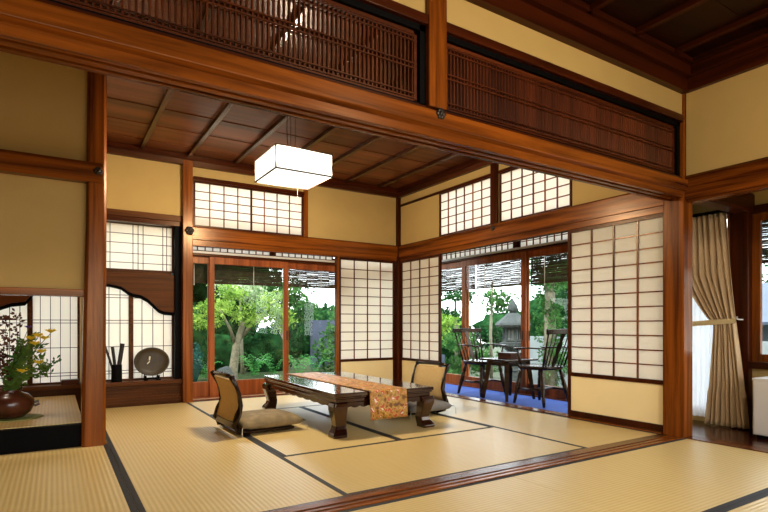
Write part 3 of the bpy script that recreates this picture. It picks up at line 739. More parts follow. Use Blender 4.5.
# ================================================================== WINDSOR ARMCHAIRS AND SIDE TABLE (face +Y locally)
def armchair(label, loc, rot):
    t = thing('windsor_armchair', label, 'armchair', loc, rot, group='wooden armchairs on the veranda')
    b = bmesh.new(); n = 24; ra = [];
    for zz, sc in ((.375, .94), (.39, 1.0), (.41, 1.0), (.415, .95)):
        ring = []
        for k in range(n):
            a = 2*PI*k/n; cx, cy = math.cos(a), math.sin(a)
            r = 1/((abs(cx)**3.4+abs(cy)**3.4)**(1/3.4))
            ring.append(b.verts.new((cx*r*.215*sc, cy*r*.20*sc, zz)))
        ra.append(ring)
    for r0, r1 in zip(ra, ra[1:]):
        for k in range(n): b.faces.new((r0[k], r0[(k+1) % n], r1[(k+1) % n], r1[k]))
    b.faces.new(ra[0]); b.faces.new(ra[-1][::-1])
    obj('seat', b, CHAIRW, t, smooth=False)
    for sx_ in (-1, 1):
        for sy_ in (-1, 1):
            a = Vector((sx_*.145, sy_*.135, .385)); e = Vector((sx_*.20, sy_*.19-(.03 if sy_ < 0 else -.0), .0))
            ps = [a.lerp(e, q) for q in (0, .12, .25, .3, .35, .55, .7, .75, .8, 1)]
            obj('leg', tube(ps, [.015, .019, .022, .017, .022, .024, .021, .016, .020, .014], None, 8), CHAIRW, t, smooth=True)
        q = .58
        a = Vector((sx_*.145, .135, .385)).lerp(Vector((sx_*.20, .19, 0)), q); e = Vector((sx_*.145, -.135, .385)).lerp(Vector((sx_*.20, -.22, 0)), q)
        obj('stretcher', tube([a, a.lerp(e, .5), e], [.009, .014, .009], None, 8), CHAIRW, t, smooth=True)
    obj('stretcher', tube([(-.175, -.02, .16), (0, -.02, .16), (.175, -.02, .16)], [.009, .014, .009], None, 8), CHAIRW, t, smooth=True)
    # comb back
    for i, f_ in enumerate((-1, -.72, -.45, .45, .72, 1)):
        a = Vector((f_*.165, -.175+.012*(1-f_*f_), .41)); e = Vector((f_*.205, -.285-.02*(1-f_*f_), .77))
        obj('spindle', tube([a, a.lerp(e, .5), e], [.010 if abs(f_) == 1 else .007, .011 if abs(f_) == 1 else .0065, .009 if abs(f_) == 1 else .005], None, 7), CHAIRW, t, smooth=True)
    sp = [(.012, 0), (.03, .04), (.034, .09), (.018, .13), (.03, .17), (.036, .22), (.02, .27), (.028, .32), (.024, .36)]
    b = bmesh.new(); A = []; B = []
    poly = [(w_, h_) for w_, h_ in sp] + [(-w_, h_) for w_, h_ in reversed(sp)]
    for w_, h_ in poly:
        y = -.165-.14*h_/.36; A.append(b.verts.new((w_, y-.005, .41+h_))); B.append(b.verts.new((w_, y+.005, .41+h_)))
    b.faces.new(A); b.faces.new(B[::-1]); m_ = len(A)
    for i in range(m_): b.faces.new((A[i], B[i], B[(i+1) % m_], A[(i+1) % m_]))
    obj('splat', b, CHAIRW, t)
    b = bmesh.new(); rr = []
    for k in range(13):
        f_ = -1+2*k/12; x = f_*.235; y = -.285-.022*(1-f_*f_); top = .80+.008*(1-abs(f_))+(.006 if abs(f_) > .9 else 0); bt = .752
        rr.append([b.verts.new(p) for p in ((x, y-.010, bt), (x, y+.010, bt), (x, y+.008, top), (x, y-.012, top))])
    for r0, r1 in zip(rr, rr[1:]):
        for k in range(4): b.faces.new((r0[k], r0[(k+1) % 4], r1[(k+1) % 4], r1[k]))
    b.faces.new(rr[0]); b.faces.new(rr[-1][::-1])
    obj('crest_rail', b, CHAIRW, t, .004)
    for s in (-1, 1):
        obj('armrest', tube([(s*.19, -.225, .60), (s*.235, -.10, .605), (s*.245, .06, .60), (s*.235, .15, .595), (s*.21, .17, .593)], [.012, .014, .019, .020, .014], None, 8, True, .55), CHAIRW, t, smooth=True)
        obj('arm_post', tube([(s*.185, .10, .41), (s*.20, .11, .46), (s*.212, .115, .52), (s*.222, .12, .59)], [.010, .017, .012, .009], None, 8), CHAIRW, t, smooth=True)
    return t
ac = armchair('dark wooden spindle-back armchair at the far side of the small veranda table', (4.43, 4.77, .004), PI)
dup(ac, (4.43, 3.87, .004), 0, 'dark wooden spindle-back armchair partly hidden by the large paper screen')
st = thing('side_table', 'small square dark wooden table between the two veranda armchairs', 'table', (4.42, 4.33, .004))
obj('table_top', bx(-.26, .26, -.215, .215, .44, .462), CHAIRW, st, .006)
fr = bx(-.17, .17, -.14, -.12, .385, .44); bx(-.17, .17, .12, .14, .385, .44, fr); bx(-.17, -.15, -.14, .14, .385, .44, fr); bx(.15, .17, -.14, .14, .385, .44, fr)
obj('apron', fr, CHAIRW, st)
for sx_ in (-1, 1):
    for sy_ in (-1, 1):
        a = Vector((sx_*.165, sy_*.135, .44)); e = Vector((sx_*.215, sy_*.185, 0))
        obj('leg', tube([a, a.lerp(e, .3), e], [.036, .038, .022], None, 4), CHAIRW, st)
tb = thing('wooden_box', 'low dark red-brown box standing on the small veranda table', 'box', (4.44, 4.33, .466))
obj('body', bx(-.09, .09, -.10, .10, 0, .055), WD['y'], tb, .004); obj('lid', bx(-.095, .095, -.105, .105, .055, .068), WD['y'], tb, .003)

# ================================================================== ALCOVE OBJECTS
al = thing('assumed_alcove_lamp', 'assumed small ceiling lamp, unseen behind the header wall of the flower alcove', 'lamp', (-.75, 4.75, 2.60))  # assumed lamp, never in view, added to brighten and warm the alcove
obj('housing', bx(-.25, .25, -.06, .06, .05, .12), METAL, al, .004)
obj('tube', bx(-.23, .23, -.03, .03, .02, .05), emit('assumed_alcove_tube', (1, .85, .62, 1), 6), al)
bl = bpy.data.lights.new('bulb', 'POINT'); bl.energy = 34; bl.shadow_soft_size = .08; bl.color = (1.0, .88, .70)
bo = bpy.data.objects.new('bulb', bl); C.objects.link(bo); bo.parent = al; bo.location = (0, 0, -.02)
# round pot with flower arrangement
P0 = Vector((-.275, 4.74, .165))
mt = bmesh.new(); lathe([(.02, 0), (.165, 0), (.17, .003), (.165, .006), (.02, .006)], 24, (0, 0, 0), mt)
for v in mt.verts: v.co.x *= 1.18
o = obj('leaf_mat', mt, plain('green_mat', '#8f9a55', .7, noise=.2, nscale=20), None); o.location = (P0.x+.01, P0.y, .1605)
tag(o, 'flat green mat under the round flower pot', 'mat')
pot = thing('flower_pot', 'squat round brown glazed pot holding the flower arrangement in the alcove', 'pot', (P0.x, P0.y, .167))
obj('body', lathe([(.07, 0), (.09, .005), (.13, .04), (.153, .09), (.15, .13), (.115, .17), (.075, .185), (.07, .195), (.08, .205), (.072, .207), (.06, .19), (.05, .17)], 36), LACQ, pot, smooth=True)
obj('handle', tube([(.14, 0, .10), (.175, 0, .11), (.18, 0, .09), (.15, 0, .075)], [.010, .012, .010, .008], None, 8), plain('grey_lug', '#6a6763', .5), pot, smooth=True)
obj('handle', tube([(-.14, 0, .10), (-.175, 0, .11), (-.18, 0, .09), (-.15, 0, .075)], [.010, .012, .010, .008], None, 8), plain('grey_lug', '#6a6763', .5), pot, smooth=True)
mouth = Vector((P0.x, P0.y, .34))
def leafy(bm, c, d, L, wd):
    d = d.normalized(); s = d.cross(Vector((random.uniform(-.4, .4), 1, random.uniform(-.3, .3)))).normalized()
    a = [bm.verts.new(c), bm.verts.new(c+d*L*.5+s*wd), bm.verts.new(c+d*L), bm.verts.new(c+d*L*.5-s*wd)]
    bm.faces.new(a)
def branch(label, cat, tip, lean, mat_leaf, mat_stem, nl, L, wd, gname, name, bare=.2):
    t = thing(name, label, cat, tuple(mouth))
    tip = Vector(tip)-mouth; mid = tip*.5+Vector(lean)
    pts = [Vector((0, 0, -.12)), Vector((0, 0, 0)), mid*.55+Vector((0, 0, .0)), mid, tip*.8+Vector(lean)*.4, tip]
    obj('stem', tube(pts, [.004, .004, .0035, .003, .002, .001], None, 6), mat_stem, t, smooth=True)
    b = bmesh.new()
    for i in range(nl):
        q = bare+(1-bare)*random.random(); k = min(int(q*4)+1, 4); c = pts[k].lerp(pts[min(k+1, 5)], q*4-int(q*4))
        leafy(b, c+Vector((random.uniform(-.02, .02), random.uniform(-.03, .03), random.uniform(-.02, .02))), Vector((random.uniform(-1, 1), random.uniform(-1, 1), random.uniform(-.3, .9))), L*random.uniform(.6, 1.2), wd)
    obj('leaves', b, mat_leaf, t); return t
RED = leafmat('red_brown_leaves', '#3a2018', '#6e4a34', .2); BSTEM = plain('brown_stem', '#4a2c1c', .8)
GST = plain('green_stem', '#4e6a30', .7); GL = leafmat('arrangement_leaves', '#2f5a24', '#7a9440', .3)
for i, (dx, dy, dz, ln, lab) in enumerate(((-.02, .0, .57, -.03, 'tallest upright'), (-.09, .02, .50, -.05, 'left-leaning'), (.035, .05, .60, .03, 'upright right-hand'), (-.17, .0, .33, -.06, 'low leftmost'), (.0, -.05, .42, -.02, 'short central'))):
    branch(lab+' branch of small red-brown leaves in the round pot', 'branch', mouth+Vector((dx, dy, dz)), (ln, 0, 0), RED, BSTEM, 90 if i < 3 else 60, .035, .009, None, 'leafy_branch', .25)
for i, (dx, dy, dz, lab) in enumerate(((.14, .0, .44, 'long'), (.19, .03, .36, 'upper right'), (.30, .0, .24, 'far-reaching low'), (.10, -.03, .30, 'middle'), (.05, -.04, .22, 'short'), (.24, .02, .15, 'lowest'), (.09, .03, .38, 'upper middle'), (.26, -.02, .20, 'dark right-hand'), (.21, -.04, .27, 'front right-hand'))):
    branch(lab+' green leafy stem leaning right in the round pot', 'plant', mouth+Vector((dx, dy, dz)), (-.03, 0, .04), GL, GST, 60, .065 if i not in (2, 5) else .045, .008, None, 'leafy_sprig', .1)
YEL = plain('yellow_petal', '#f0d428', .6); PUR = plain('purple_petal', '#4a2a8a', .6)
def flower(label, dx, dy, dz, col, r, name):
    t = thing(name, label, 'flower', tuple(mouth))
    e = Vector((dx, dy, dz)); obj('stem', tube([(0, 0, -.1), (0, 0, 0), e*.5+Vector((-.02, 0, .03)), e], [.003, .003, .0025, .002], None, 6), GST, t)
    b = bmesh.new()
    for k in range(7):
        a = k*2*PI/7; d = Vector((math.cos(a), math.sin(a), .6+.3*(k % 2))).normalized(); s = d.cross(Vector((0, 0, 1))).normalized()
        v = [b.verts.new(e), b.verts.new(e+d*r*.55+s*r*.3), b.verts.new(e+d*r+Vector((0, 0, -.1*r))), b.verts.new(e+d*r*.55-s*r*.3)]
        b.faces.new(v)
    obj('petals', b, col, t)
for dx, dy, dz, l in ((.13, -.06, .40, 'upper left'), (.175, -.07, .42, 'upper middle'), (.215, -.06, .40, 'upper right'), (.155, -.07, .36, 'middle'), (.195, -.05, .30, 'side-facing middle'), (.255, -.05, .45, 'topmost right'), (.08, -.08, .16, 'small low front'), (.18, -.08, .22, 'low right')):
    flower(l+' yellow flower of the alcove arrangement', dx, dy, dz, YEL, .058, 'yellow_flower')
flower('purple iris above the yellow flowers in the alcove arrangement', .115, -.05, .485, PUR, .04, 'purple_flower')
for k, (dx, dz) in enumerate(((.06, .45), (.13, .36), (.09, .33), (.165, .47))):
    b = bmesh.new(); pts = [(0, 0), (dx*.3, dz*.45), (dx*.7, dz*.8), (dx, dz)]; wd = [.006, .011, .009, .001]
    vl = [b.verts.new((x-w_, 0, z)) for (x, z), w_ in zip(pts, wd)]; vr = [b.verts.new((x+w_, .004, z+.002)) for (x, z), w_ in zip(pts, wd)]
    for i in range(3): b.faces.new((vl[i], vr[i], vr[i+1], vl[i+1]))
    o = obj('blade_leaf', b, GL, None); o.location = mouth-Vector((0, .01*k, .02)); so = o.modifiers.new('t', 'SOLIDIFY'); so.thickness = .001
    tag(o, ('tallest left', 'right', 'short middle', 'longest right-leaning')[k]+' sword-shaped green leaf rising from the round pot', 'leaf')

# vase of sticks and plate on the shoin shelf
ZS = .255
vs = thing('stick_vase', 'black cylindrical vase of charred sticks on the alcove shelf', 'vase', (.555, 6.13, ZS))
obj('body', lathe([(.05, 0), (.052, .01), (.05, .18), (.042, .18), (.04, .03)], 24), BLACKL, vs, smooth=False)
STK = plain('charred_stick', '#1c1714', .7)
for i, (a, e, r, l) in enumerate((((0, 0, .06), (.055, 0, .40), .022, 'thickest charred stick, leaning right'), ((-.01, .01, .06), (-.04, .0, .37), .016, 'middle upright charred stick'), ((-.02, -.01, .06), (-.11, 0, .38), .012, 'thin charred stick leaning far left'))):
    o = obj('charred_stick', tube([Vector(a), Vector(a).lerp(Vector(e), .5)+Vector((.004, 0, 0)), Vector(e)], [r, r*.95, r], None, 9), STK, None); o.location = (.555, 6.13, ZS)
    tag(o, l+' in the black vase', 'stick')
pl = thing('display_plate', 'round bronze-coloured plate with a pale bird motif standing on the alcove shelf', 'plate', (.893, 6.125, ZS+.045))
b = lathe([(.001, -.008), (.10, -.012), (.155, .006), (.165, .016), (.163, .022), (.148, .012), (.10, -.002), (.001, .001)], 40)
bmesh.ops.rotate(b, verts=b.verts, cent=(0, 0, 0), matrix=Matrix.Rotation(PI/2-.12, 3, 'X')); bmesh.ops.scale(b, verts=b.verts, vec=(1.08, 1, .93)); bmesh.ops.translate(b, verts=b.verts, vec=(0, 0, .155))
obj('dish', b, plain('bronze_glaze', '#382c14', .42, .3, .0, noise=.3, nscale=10), pl, smooth=True)
b = bmesh.new()
for pts in ([(-.02, 0), (-.055, .022), (-.03, .004)], [(-.02, 0), (-.012, .045), (-.030, .05), (-.032, .015)], [(-.025, 0), (-.05, -.03), (-.04, -.035), (-.018, -.01)]):
    b.faces.new([b.verts.new((x, -.016+(-z)*.12, .165+z)) for x, z in pts])
obj('bird_motif', b, plain('pale_motif', '#d8d0b0', .5), pl)
stn = thing('plate_stand', 'small dark wooden stand holding the round plate', 'stand', (.893, 6.125, ZS))
for s in (-1, 1):
    b = tube([(s*.065, -.055, .055), (s*.065, -.045, .03), (s*.065, 0, .022), (s*.065, .05, .03), (s*.065, .07, .12)], [.008, .01, .01, .01, .006], None, 8); obj('easel_arm', b, BLACKL, stn)
    obj('foot', bx(s*.065-.018, s*.065+.018, -.06, .06, 0, .02), BLACKL, stn, .003)
obj('crossbar', bx(-.065, .065, -.008, .008, .012, .026), BLACKL, stn)
b = bx(-.075, .075, -.05, .05, 0, .05)
o = obj('wooden_box', b, WD['x'], None, .004); o.location = (.135, 6.12, ZS); tag(o, 'low dark wooden box on the alcove shelf beside the post', 'box')

# ================================================================== CURTAIN, SHEER, CABINET
CX = 4.80
def curtain():
    t = thing('curtain', 'pinch-pleated tan curtain tied back beside the corridor window', 'curtain', (CX, 2.3, 0))
    b = bmesh.new(); nz = 46; nu = 110; rows = []
    for j in range(nz+1):
        z = .0+1.80*j/nz
        # left/right borders along Y (y grows away = left in the photo)
        if z > .86:
            q = (z-.86)/(1.80-.86); yl = 2.29+.27*min(1, q/.45)**.8; yr = 2.12+.075*q
        else:
            q = (.86-z)/.84; yl = 2.29+.07*q; yr = 2.12-.095*q
        amp = .016+.012*(1-min(1, abs(z-.86)/.5)) if z > .3 else .024
        if z > 1.72: amp = .018
        row = []
        for i in range(nu+1):
            u = i/nu; y = yr+(yl-yr)*u
            x = amp*math.sin(u*2*PI*8+.6*math.sin(z*3)) + amp*.4*math.sin(u*2*PI*5+z*4)
            row.append(b.verts.new((CX-.01+x, y, z)))
        rows.append(row)
    for r0, r1 in zip(rows, rows[1:]):
        for i in range(nu): b.faces.new((r0[i], r0[i+1], r1[i+1], r1[i]))
    o = obj('cloth', b, CURT, t, smooth=True, world=True); so = o.modifiers.new('t', 'SOLIDIFY'); so.thickness = .003
    b = bmesh.new(); ra = []
    for k in range(17):
        q = k/16; y = 2.11+.48*q; x = CX-.05-.012*math.sin(q*PI); z = .885-.035*q
        ra.append([b.verts.new((x, y, z-.022)), b.verts.new((x, y, z+.022))])
    for r0, r1 in zip(ra, ra[1:]): b.faces.new((r0[0], r1[0], r1[1], r0[1]))
    o = obj('tieback', b, plain('tieback_cloth', '#c0a878', .9), t, world=True); so = o.modifiers.new('t', 'SOLIDIFY'); so.thickness = .004
    obj('hook', tube([(CX+.06, 2.10, .895), (CX-.02, 2.09, .895), (CX-.05, 2.095, .90), (CX-.05, 2.095, .92)], .006, None, 8), RAILW, t, world=True)
curtain()
b = bmesh.new(); rows = []
for j in range(20):
    z = .04+1.76*j/19; rows.append([b.verts.new((CX+.055+.012*math.sin(i*.9), 2.22+.40*i/60, z)) for i in range(61)])
for r0, r1 in zip(rows, rows[1:]):
    for i in range(60): b.faces.new((r0[i], r0[i+1], r1[i+1], r1[i]))
bmesh.ops.translate(b, verts=b.verts, vec=(-CX, -2.4, 0))
o = obj('sheer_curtain', b, SHEER, None, smooth=True); o.location = (CX, 2.4, 0)
tag(o, 'white sheer curtain hanging behind the tied-back tan curtain', 'curtain')
cr = thing('curtain_rail', 'dark curtain rail over the tan curtain', 'rail', (CX, 2.4, 1.80))
obj('track', bx(CX-.03, CX+.07, 2.2, 2.98, 1.803, 1.825), BLACKL, cr, world=True)
obj('bracket', bx(CX+.0, CX+.13, 2.58, 2.60, 1.82, 1.84), BLACKL, cr, world=True)
cb = thing('white_cabinet', 'low white cabinet under the corridor window', 'cabinet', (4.68, 1.6, -.012))
obj('body', bx(-.17, .17, -.28, .28, .03, .44), WHITEP, cb, .004)
obj('top_panel', bx(-.175, .175, -.285, .285, .44, .458), WHITEP, cb, .003)
obj('plinth', bx(-.15, .15, -.26, .26, 0, .03), BLACKL, cb)
obj('door_panel', bx(-.176, -.17, -.27, -.005, .04, .43), WHITEP, cb, .001); obj('door_panel', bx(-.176, -.17, .005, .27, .04, .43), WHITEP, cb, .001)

# ================================================================== BLINDS OUTSIDE
BL = plain('reed_blind', '#3d3325', .8, .2, noise=.3, nscale=15)
def blind(label, ax, u0, u1, p, z0, z1, cords, step=.0115):
    base = ((u0+u1)/2, p, z1) if ax == 'x' else (p, (u0+u1)/2, z1)
    t = thing('reed_blind', label, 'blind', base)
    b = bmesh.new(); n = int((z1-z0)/step)
    for i in range(n):
        z = z0+i*step; k = 6
        for s in range(k):
            a, c_ = u0+(u1-u0)*s/k, u0+(u1-u0)*(s+1)/k; dz = random.uniform(-.0022, .0022)
            pb(ax, a, c_, p+.002*(i % 2), p+.006+.002*(i % 2), z+dz, z+.0104+dz, b)
    obj('reeds', b, BL, t, world=True)
    obj('bottom_bar', pb(ax, u0, u1, p-.004, p+.012, z0-.022, z0), BL, t, world=True)
    for c_ in cords:
        obj('cord', pb(ax, c_-.004, c_+.004, p-.012, p-.006, z0-.05, z1), RAILW, t, world=True, label='pale pull cord')
blind('reed blind half lowered outside the narrow garden glass door', 'x', 1.2, 1.60, 6.44, 1.37, 1.70, (1.40,))
blind('reed blind half lowered outside the middle garden glass door', 'x', 1.62, 2.50, 6.44, 1.37, 1.70, (2.12,))
blind('reed blind half lowered outside the right garden glass door', 'x', 2.52, 3.5, 6.44, 1.37, 1.70, (3.05,))
blind('reed blind outside the farthest veranda glass door', 'y', 5.6, 6.9, 5.06, 1.38, 1.80, (5.75,))
blind('reed blind outside the wide veranda glass door before the lantern', 'y', 4.60, 5.58, 5.06, 1.38, 1.80, (4.78, 5.4), .0125)
blind('reed blind outside the veranda glass door behind the right armchair', 'y', 3.2, 4.58, 5.06, 1.38, 1.80, (4.35,))
blind('reed blind hanging outside the corridor window', 'y', .6, 2.3, 5.14, 1.40, 2.0, (), .0115)

struct('trim_93', bx(5.035, 5.10, .5, 7.0, 1.80, 1.86), WD['y'], .002, label='rail outside the veranda that carries the reed blinds')
struct('trim_94', bx(1.2, 3.6, 6.42, 6.48, 1.70, 1.76), WD['x'], .002, label='rail outside the garden doors that carries the reed blinds')
# ================================================================== GARDEN
GZ = -.35
struct('floor_garden', bx(-14, 24, -14, 26, GZ-.2, GZ), GRAVEL)
struct('foundation', bx(-3.3, 4.95, -2.6, 6.30, GZ-.05, -.15), plain('foundation_dark', '#3a3632', .9))
def crown(bm, c, r, n, L, drop=0):
    cl = []
    for k in range(26):
        d = Vector((random.gauss(0, 1), random.gauss(0, 1), random.gauss(0, 1))).normalized()*random.uniform(.35, 1)
        cl.append((d, random.uniform(.16, .42)))
    for i in range(n):
        cd, cr = cl[i % 26]
        d = Vector((random.gauss(0, 1), random.gauss(0, 1), random.gauss(0, 1))).normalized()
        q = cd+d*cr*random.uniform(.6, 1)
        p = Vector(c)+Vector((q.x*r[0], q.y*r[1], q.z*r[2]*.9))
        a = (d+Vector((random.uniform(-.8, .8), random.uniform(-.8, .8), random.uniform(-.8, .8)-drop))).normalized()
        s = a.cross(Vector((random.uniform(-1, 1), random.uniform(-1, 1), random.uniform(-1, 1)))).normalized()
        l = L*random.uniform(.6, 1.4); w_ = l*.26
        bm.faces.new([bm.verts.new(p), bm.verts.new(p+a*l*.5+s*w_), bm.verts.new(p+a*l), bm.verts.new(p+a*l*.5-s*w_)])
def tree(label, base, blobs, mat, trunk=None, L=.09, dens=1.0, name='tree', cat='tree', core=False):
    t = thing(name, label, cat, base)
    b = bmesh.new(); B = Vector(base)
    for (x, y, z, rx, ry, rz) in blobs:
        n = int(dens*1100*(rx*ry+ry*rz+rx*rz)/(L*L*100)); crown(b, Vector((x, y, z))-B, (rx, ry, rz), max(n, 60), L)
    obj('foliage', b, mat, t)
    if core:
        b = bmesh.new()
        for (x, y, z, rx, ry, rz) in blobs:
            g = bmesh.ops.create_icosphere(b, subdivisions=3, radius=1)
            for v in g['verts']:
                c = v.co; n_ = .78+.10*math.sin(c.x*9+x)*math.sin(c.y*8)+.08*math.sin(c.z*11+y)
                v.co = Vector((x+c.x*rx*n_, y+c.y*ry*n_, z+c.z*rz*n_))-B
        obj('inner_foliage', b, mat, t, smooth=True)
    if trunk:
        b = bmesh.new()
        for pts, rr in trunk: tube([Vector(p)-B for p in pts], rr, b, 9)
        obj('trunk', b, BARK, t, smooth=True)
    return t
# back garden
tree('pale forked tree with light green foliage seen through the middle glass door', (2.48, 8.6, GZ),
     [(2.25, 8.5, 1.12, .36, .34, .20), (2.72, 8.4, 1.0, .32, .3, .18), (3.10, 8.5, 1.16, .36, .32, .26), (2.02, 8.6, .92, .26, .26, .16), (3.35, 8.7, .95, .25, .3, .24), (2.5, 8.7, 1.38, .3, .3, .14)],
     LF_BRIGHT, [([(2.50, 8.6, GZ), (2.49, 8.6, .1), (2.54, 8.6, .5), (2.66, 8.6, .9)], [.105, .075, .062, .045]), ([(2.52, 8.6, .55), (2.42, 8.55, .8), (2.25, 8.5, 1.1)], [.035, .025, .012]), ([(2.53, 8.6, .55), (2.8, 8.6, .85), (3.1, 8.6, 1.1)], [.04, .028, .012])], .055, .75)
tree('whitish-green high crown behind the pale tree', (2.9, 9.4, GZ), [(2.7, 9.4, 1.5, .6, .35, .18), (3.2, 9.5, 1.35, .4, .3, .2)], leafmat('whitish_leaves', '#7f9a68', '#c9d4ae'), [([(2.9, 9.4, GZ), (2.85, 9.4, 1.3)], [.04, .02])], .055, .7)
tree('dark broad evergreen behind the pale tree', (2.2, 11.2, GZ), [(1.6, 11, 1.6, .9, .6, .9), (2.9, 11.2, 2.0, 1.2, .7, .9), (2.3, 10.8, .7, 1.0, .5, .6), (3.9, 12.2, 1.7, .7, .6, .9)], LF_DARK, [([(2.2, 11.2, GZ), (2.2, 11.2, 1.4)], [.15, .08])], .12, 1.5, core=True)
tree('green maple-like tree seen through the narrow glass door', (1.5, 9.2, GZ), [(1.35, 9.2, 1.35, .5, .4, .4), (1.75, 9.3, 1.0, .4, .4, .3), (1.3, 9.4, .75, .4, .3, .3)], LF_MID, [([(1.5, 9.2, GZ), (1.45, 9.2, .9)], [.06, .04])], .08, 1.3)
tree('rounded blue-green bush low behind the narrow glass door', (1.62, 8.3, GZ), [(1.60, 8.3, .22, .38, .35, .42)], LF_TEAL, None, .05, 1.4, 'bush', 'bush', True)
tree('dark low hedge under the pale tree', (3.1, 9.8, GZ), [(2.6, 9.8, .25, .6, .3, .5), (3.5, 9.8, .3, .6, .3, .55), (1.9, 10, .3, .5, .3, .5)], LF_DARK, None, .07, 1.5, 'hedge', 'hedge', True)
tree('bright bush beside the grey garden wall', (4.55, 9.0, GZ), [(4.5, 9.0, .25, .36, .35, .42), (4.7, 9.1, .8, .34, .35, .4)], LF_MID, None, .07, 1.2, 'bush', 'bush')
tree('green tree with loose branches right of the pale tree', (4.1, 10.6, GZ), [(4.0, 10.4, 1.5, .7, .5, .45), (4.6, 10.6, 1.15, .5, .4, .35), (3.7, 10.6, 1.9, .7, .4, .4)], LF_MID, [([(4.1, 10.6, GZ), (4.1, 10.6, 1.3)], [.08, .04])], .09, 1.1)
tree('tall hedge trees far beyond the grey wall', (5.0, 13.2, GZ), [(3.0, 13.2, 1.0, 1.8, .6, 1.6), (6.2, 13.4, .6, 1.7, .6, 1.0), (.2, 13, 1.2, 1.7, .6, 1.6)], LF_DARK, None, .17, 1.6, 'hedge', 'hedge', True)
tree('green shrub mass at the left end of the back garden', (-.6, 9.5, GZ), [(-.8, 9.5, .8, 1.4, .6, 1.2)], LF_MID, None, .12, 1.3, 'bush', 'bush', True)
struct('trim_90', bx(4.55, 6.2, 10.0, 10.12, GZ, .95), FENCE, label='grey garden wall behind the bushes')
MZ = -.04
struct('floor_mound', prism([(7.9, GZ-.05), (8.15, MZ-.08), (8.4, MZ), (14, MZ), (14, GZ-.05)], 'y', -2.5, 5.9), plain('mossy_ground', '#3c4a2c', .95, .1, noise=.3, nscale=10))
def fern(label, x, y, r=.3):
    t = thing('fern', label, 'fern', (x, y, MZ)); b = bmesh.new()
    for k in range(16):
        a = random.uniform(0, 2*PI); h = random.uniform(.2, .36); d = Vector((math.cos(a), math.sin(a), 0))
        for j in range(9):
            q = (j+1)/9; c = d*r*q+Vector((0, 0, h*math.sin(q*PI*.62)*1.1))
            for s in (-1, 1):
                n_ = d.cross(Vector((0, 0, 1)))*s; l = .075*(1.1-q)
                b.faces.new([b.verts.new(c), b.verts.new(c+n_*l*.5+d*.014), b.verts.new(c+n_*l+Vector((0, 0, -.01))), b.verts.new(c+n_*l*.5-d*.014)])
    obj('fronds', b, LF_FERN, t)
for x, y, l in ((2.85, 8.6, 'bright fern right of the pale trunk'), (3.25, 8.75, 'bright fern midway along the hedge'), (3.65, 8.6, 'fern nearest the right glass door stile'), (3.05, 9.2, 'fern deeper under the hedge, seen over the low table'), (4.1, 8.9, 'fern seen through the right glass door'), (2.05, 8.7, 'fern left of the pale trunk')): fern(l, x, y)
def rock(label, c, r, mat=STONE, name='garden_rock', cat='rock'):
    b = bmesh.new(); bmesh.ops.create_icosphere(b, subdivisions=3, radius=1)
    for v in b.verts:
        n_ = 1+.14*math.sin(v.co.x*4+c[0]*3)*math.cos(v.co.y*5)+.08*math.sin(v.co.z*7+c[1]); v.co = Vector((v.co.x*r[0]*n_, v.co.y*r[1]*n_, v.co.z*r[2]*n_))
    o = obj(name, b, mat, None, smooth=True); o.location = c; tag(o, label, cat)
rock('grey rock at the foot of the pale tree', (2.32, 8.48, MZ+.06), (.15, .12, .15))
rock('flat pale stepping stone seen low through the narrow glass door', (1.72, 7.6, GZ+.02), (.3, .2, .05), STEP, 'stepping_stone', 'stone')
rock('flat pale stepping stone near the right garden glass door', (3.3, 7.5, GZ+.02), (.4, .25, .05), STEP, 'stepping_stone', 'stone')
# veranda side garden
LX, LY = 7.05, 6.80
ln = thing('stone_lantern', 'grey stone garden lantern seen through the wide veranda glass door', 'lantern', (LX, LY, GZ))
def hexl(prof, rot=0):
    return lathe(prof, 6)
obj('base', hexl([(.24, 0), (.24, .08), (.16, .12)]), STONE, ln); obj('pillar', lathe([(.11, .12), (.10, .35), (.115, .38), (.10, .41), (.105, .72)], 16), STONE, ln)
obj('platform', hexl([(.10, .72), (.24, .82), (.25, .88), (.16, .90)]), STONE, ln)
b = bmesh.new()
for k in range(6):
    a0, a1 = k*PI/3, (k+1)*PI/3; p0 = Vector((math.cos(a0), math.sin(a0), 0))*.16; p1 = Vector((math.cos(a1), math.sin(a1), 0))*.16
    tube([p0+Vector((0, 0, .90)), p0+Vector((0, 0, 1.16))], .028, b, 6)
    for z in (.92, 1.14):
        tube([p0+Vector((0, 0, z)), p1+Vector((0, 0, z))], .026, b, 6)
    if k % 3 != 2:
        tube([p0.lerp(p1, .5)+Vector((0, 0, .9)), p0.lerp(p1, .5)+Vector((0, 0, 1.16))], .01, b, 6)
obj('fire_box', b, STONE, ln)
obj('window_paper', lathe([(.13, .92), (.13, 1.14)], 6), STEP, ln, label='pale window of the lantern')
obj('roof', hexl([(.30, 1.16), (.33, 1.20), (.31, 1.24), (.18, 1.34), (.09, 1.42)]), STONE, ln)
obj('finial', lathe([(.05, 1.42), (.09, 1.48), (.085, 1.55), (.04, 1.62), (.01, 1.67)], 16), STONE, ln, smooth=True)
tree('clipped pine branches around the stone lantern', (7.3, 7.5, GZ), [(6.6, 7.7, .55, .5, .4, .25), (7.2, 7.9, .1, .6, .4, .3), (6.4, 7.9, .0, .5, .4, .3), (7.5, 7.6, 1.35, .45, .35, .22)], LF_MID, [([(7.3, 7.6, GZ), (7.27, 7.6, .7), (7.32, 7.6, 1.7)], [.035, .03, .02])], .07, 1.1)
tree('bright yellow-green bush left of the stone lantern', (6.6, 8.6, GZ), [(6.3, 8.6, .5, .6, .4, .35), (7.0, 9.0, .85, .6, .4, .3)], LF_BRIGHT, None, .08, 1.1, 'bush', 'bush')
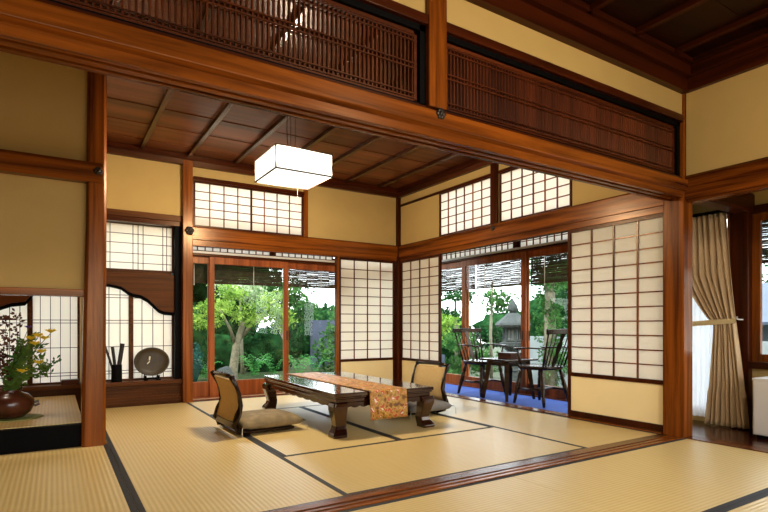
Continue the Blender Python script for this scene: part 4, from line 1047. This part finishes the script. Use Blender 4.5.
tree('leafy tree column right of the lantern', (7.1, 6.0, GZ), [(7.1, 6.0, 1.0, .22, .3, .55), (7.15, 5.95, .3, .20, .3, .5), (7.1, 5.95, 1.7, .45, .4, .4)], LF_MID, [([(7.1, 6.0, GZ), (7.1, 6.0, 1.6)], [.12, .08])], .05, 1.3)
tree('dark evergreen mass behind the right armchair', (10.0, 7.8, GZ), [(10.2, 7.8, 1.4, .8, .8, 1.2), (9.8, 6.9, 1.2, .8, .8, 1.5), (9.9, 8.5, .2, .7, .6, .5)], LF_DARK, None, .12, 1.5, core=True)
tree('green tree seen in the farthest veranda glass door', (6.3, 9.2, GZ), [(5.7, 9.3, 1.15, .45, .4, .5), (5.9, 8.9, .5, .35, .3, .3)], LF_MID, [([(5.8, 9.2, GZ), (5.75, 9.2, 1.0)], [.06, .04])], .08, 1.2)
tree('low distant hedge across the garden', (10.5, 11, GZ), [(9.6, 12.2, .4, 1.4, .8, 1.0), (12.4, 9.5, .8, .8, 1.6, 1.0), (11, 11, .7, 1.0, 1.0, .6), (11.4, 9.9, .8, .9, .9, .95)], LF_DARK, None, .14, 1.5, 'hedge', 'hedge', True)
tree('slim pine with bare trunk before the lantern wall', (8.6, 10.2, GZ), [(8.6, 10.1, 1.55, .5, .4, .16), (8.3, 10.2, 1.15, .4, .4, .13)], LF_DARK, [([(8.6, 10.2, GZ), (8.55, 10.2, 1.5)], [.05, .03])], .08, 1.1)
struct('trim_91', bx(6.0, 6.12, 7.6, 8.35, GZ, .30), FENCE, label='low grey-blue garden wall at the veranda corner')
struct('trim_92', bx(8.2, 8.32, 3.2, 8.2, GZ, .62), plain('pale_garden_wall', '#8d9595', .8, noise=.06, nscale=4), label='pale garden wall behind the lantern')
# shed roof and plants seen through the corridor window
hs_ = thing('neighbour_building', 'low neighbouring building with blue-grey roof seen through the corridor window', 'building', (11.5, 4.2, GZ))
obj('wall', bx(10.5, 12.5, 1.5, 5.5, GZ, .9), plain('grey_building_wall', '#5e6872', .8), hs_, world=True)
obj('roof', prism([(10.0, .9), (11.5, 1.66), (12.8, .9), (12.8, .85), (11.5, 1.58), (10.0, .85)], 'x', 1.3, 5.7), plain('blue_grey_tiles', '#3c4855', .5, noise=.1, nscale=3), hs_, world=True)
tree('leafy shrub below the corridor window', (6.2, 2.6, GZ), [(6.3, 2.5, .15, .45, .45, .35), (6.9, 3.2, .3, .4, .4, .35)], LF_MID, None, .07, 1.2, 'bush', 'bush')
rock('large grey rock among shrubs below the corridor window', (7.6, 2.35, GZ+.3), (.4, .35, .45))
tree('dark tree tops beyond the corridor', (13.5, 2.5, GZ), [(14, 2.5, 1.4, 1.0, 2.4, 1.2), (14, 7.5, 1.6, 1.0, 2.2, 1.4), (14, -2, 1.5, 1, 2.2, 1.3)], LF_DARK, None, .18, 1.5, core=True)
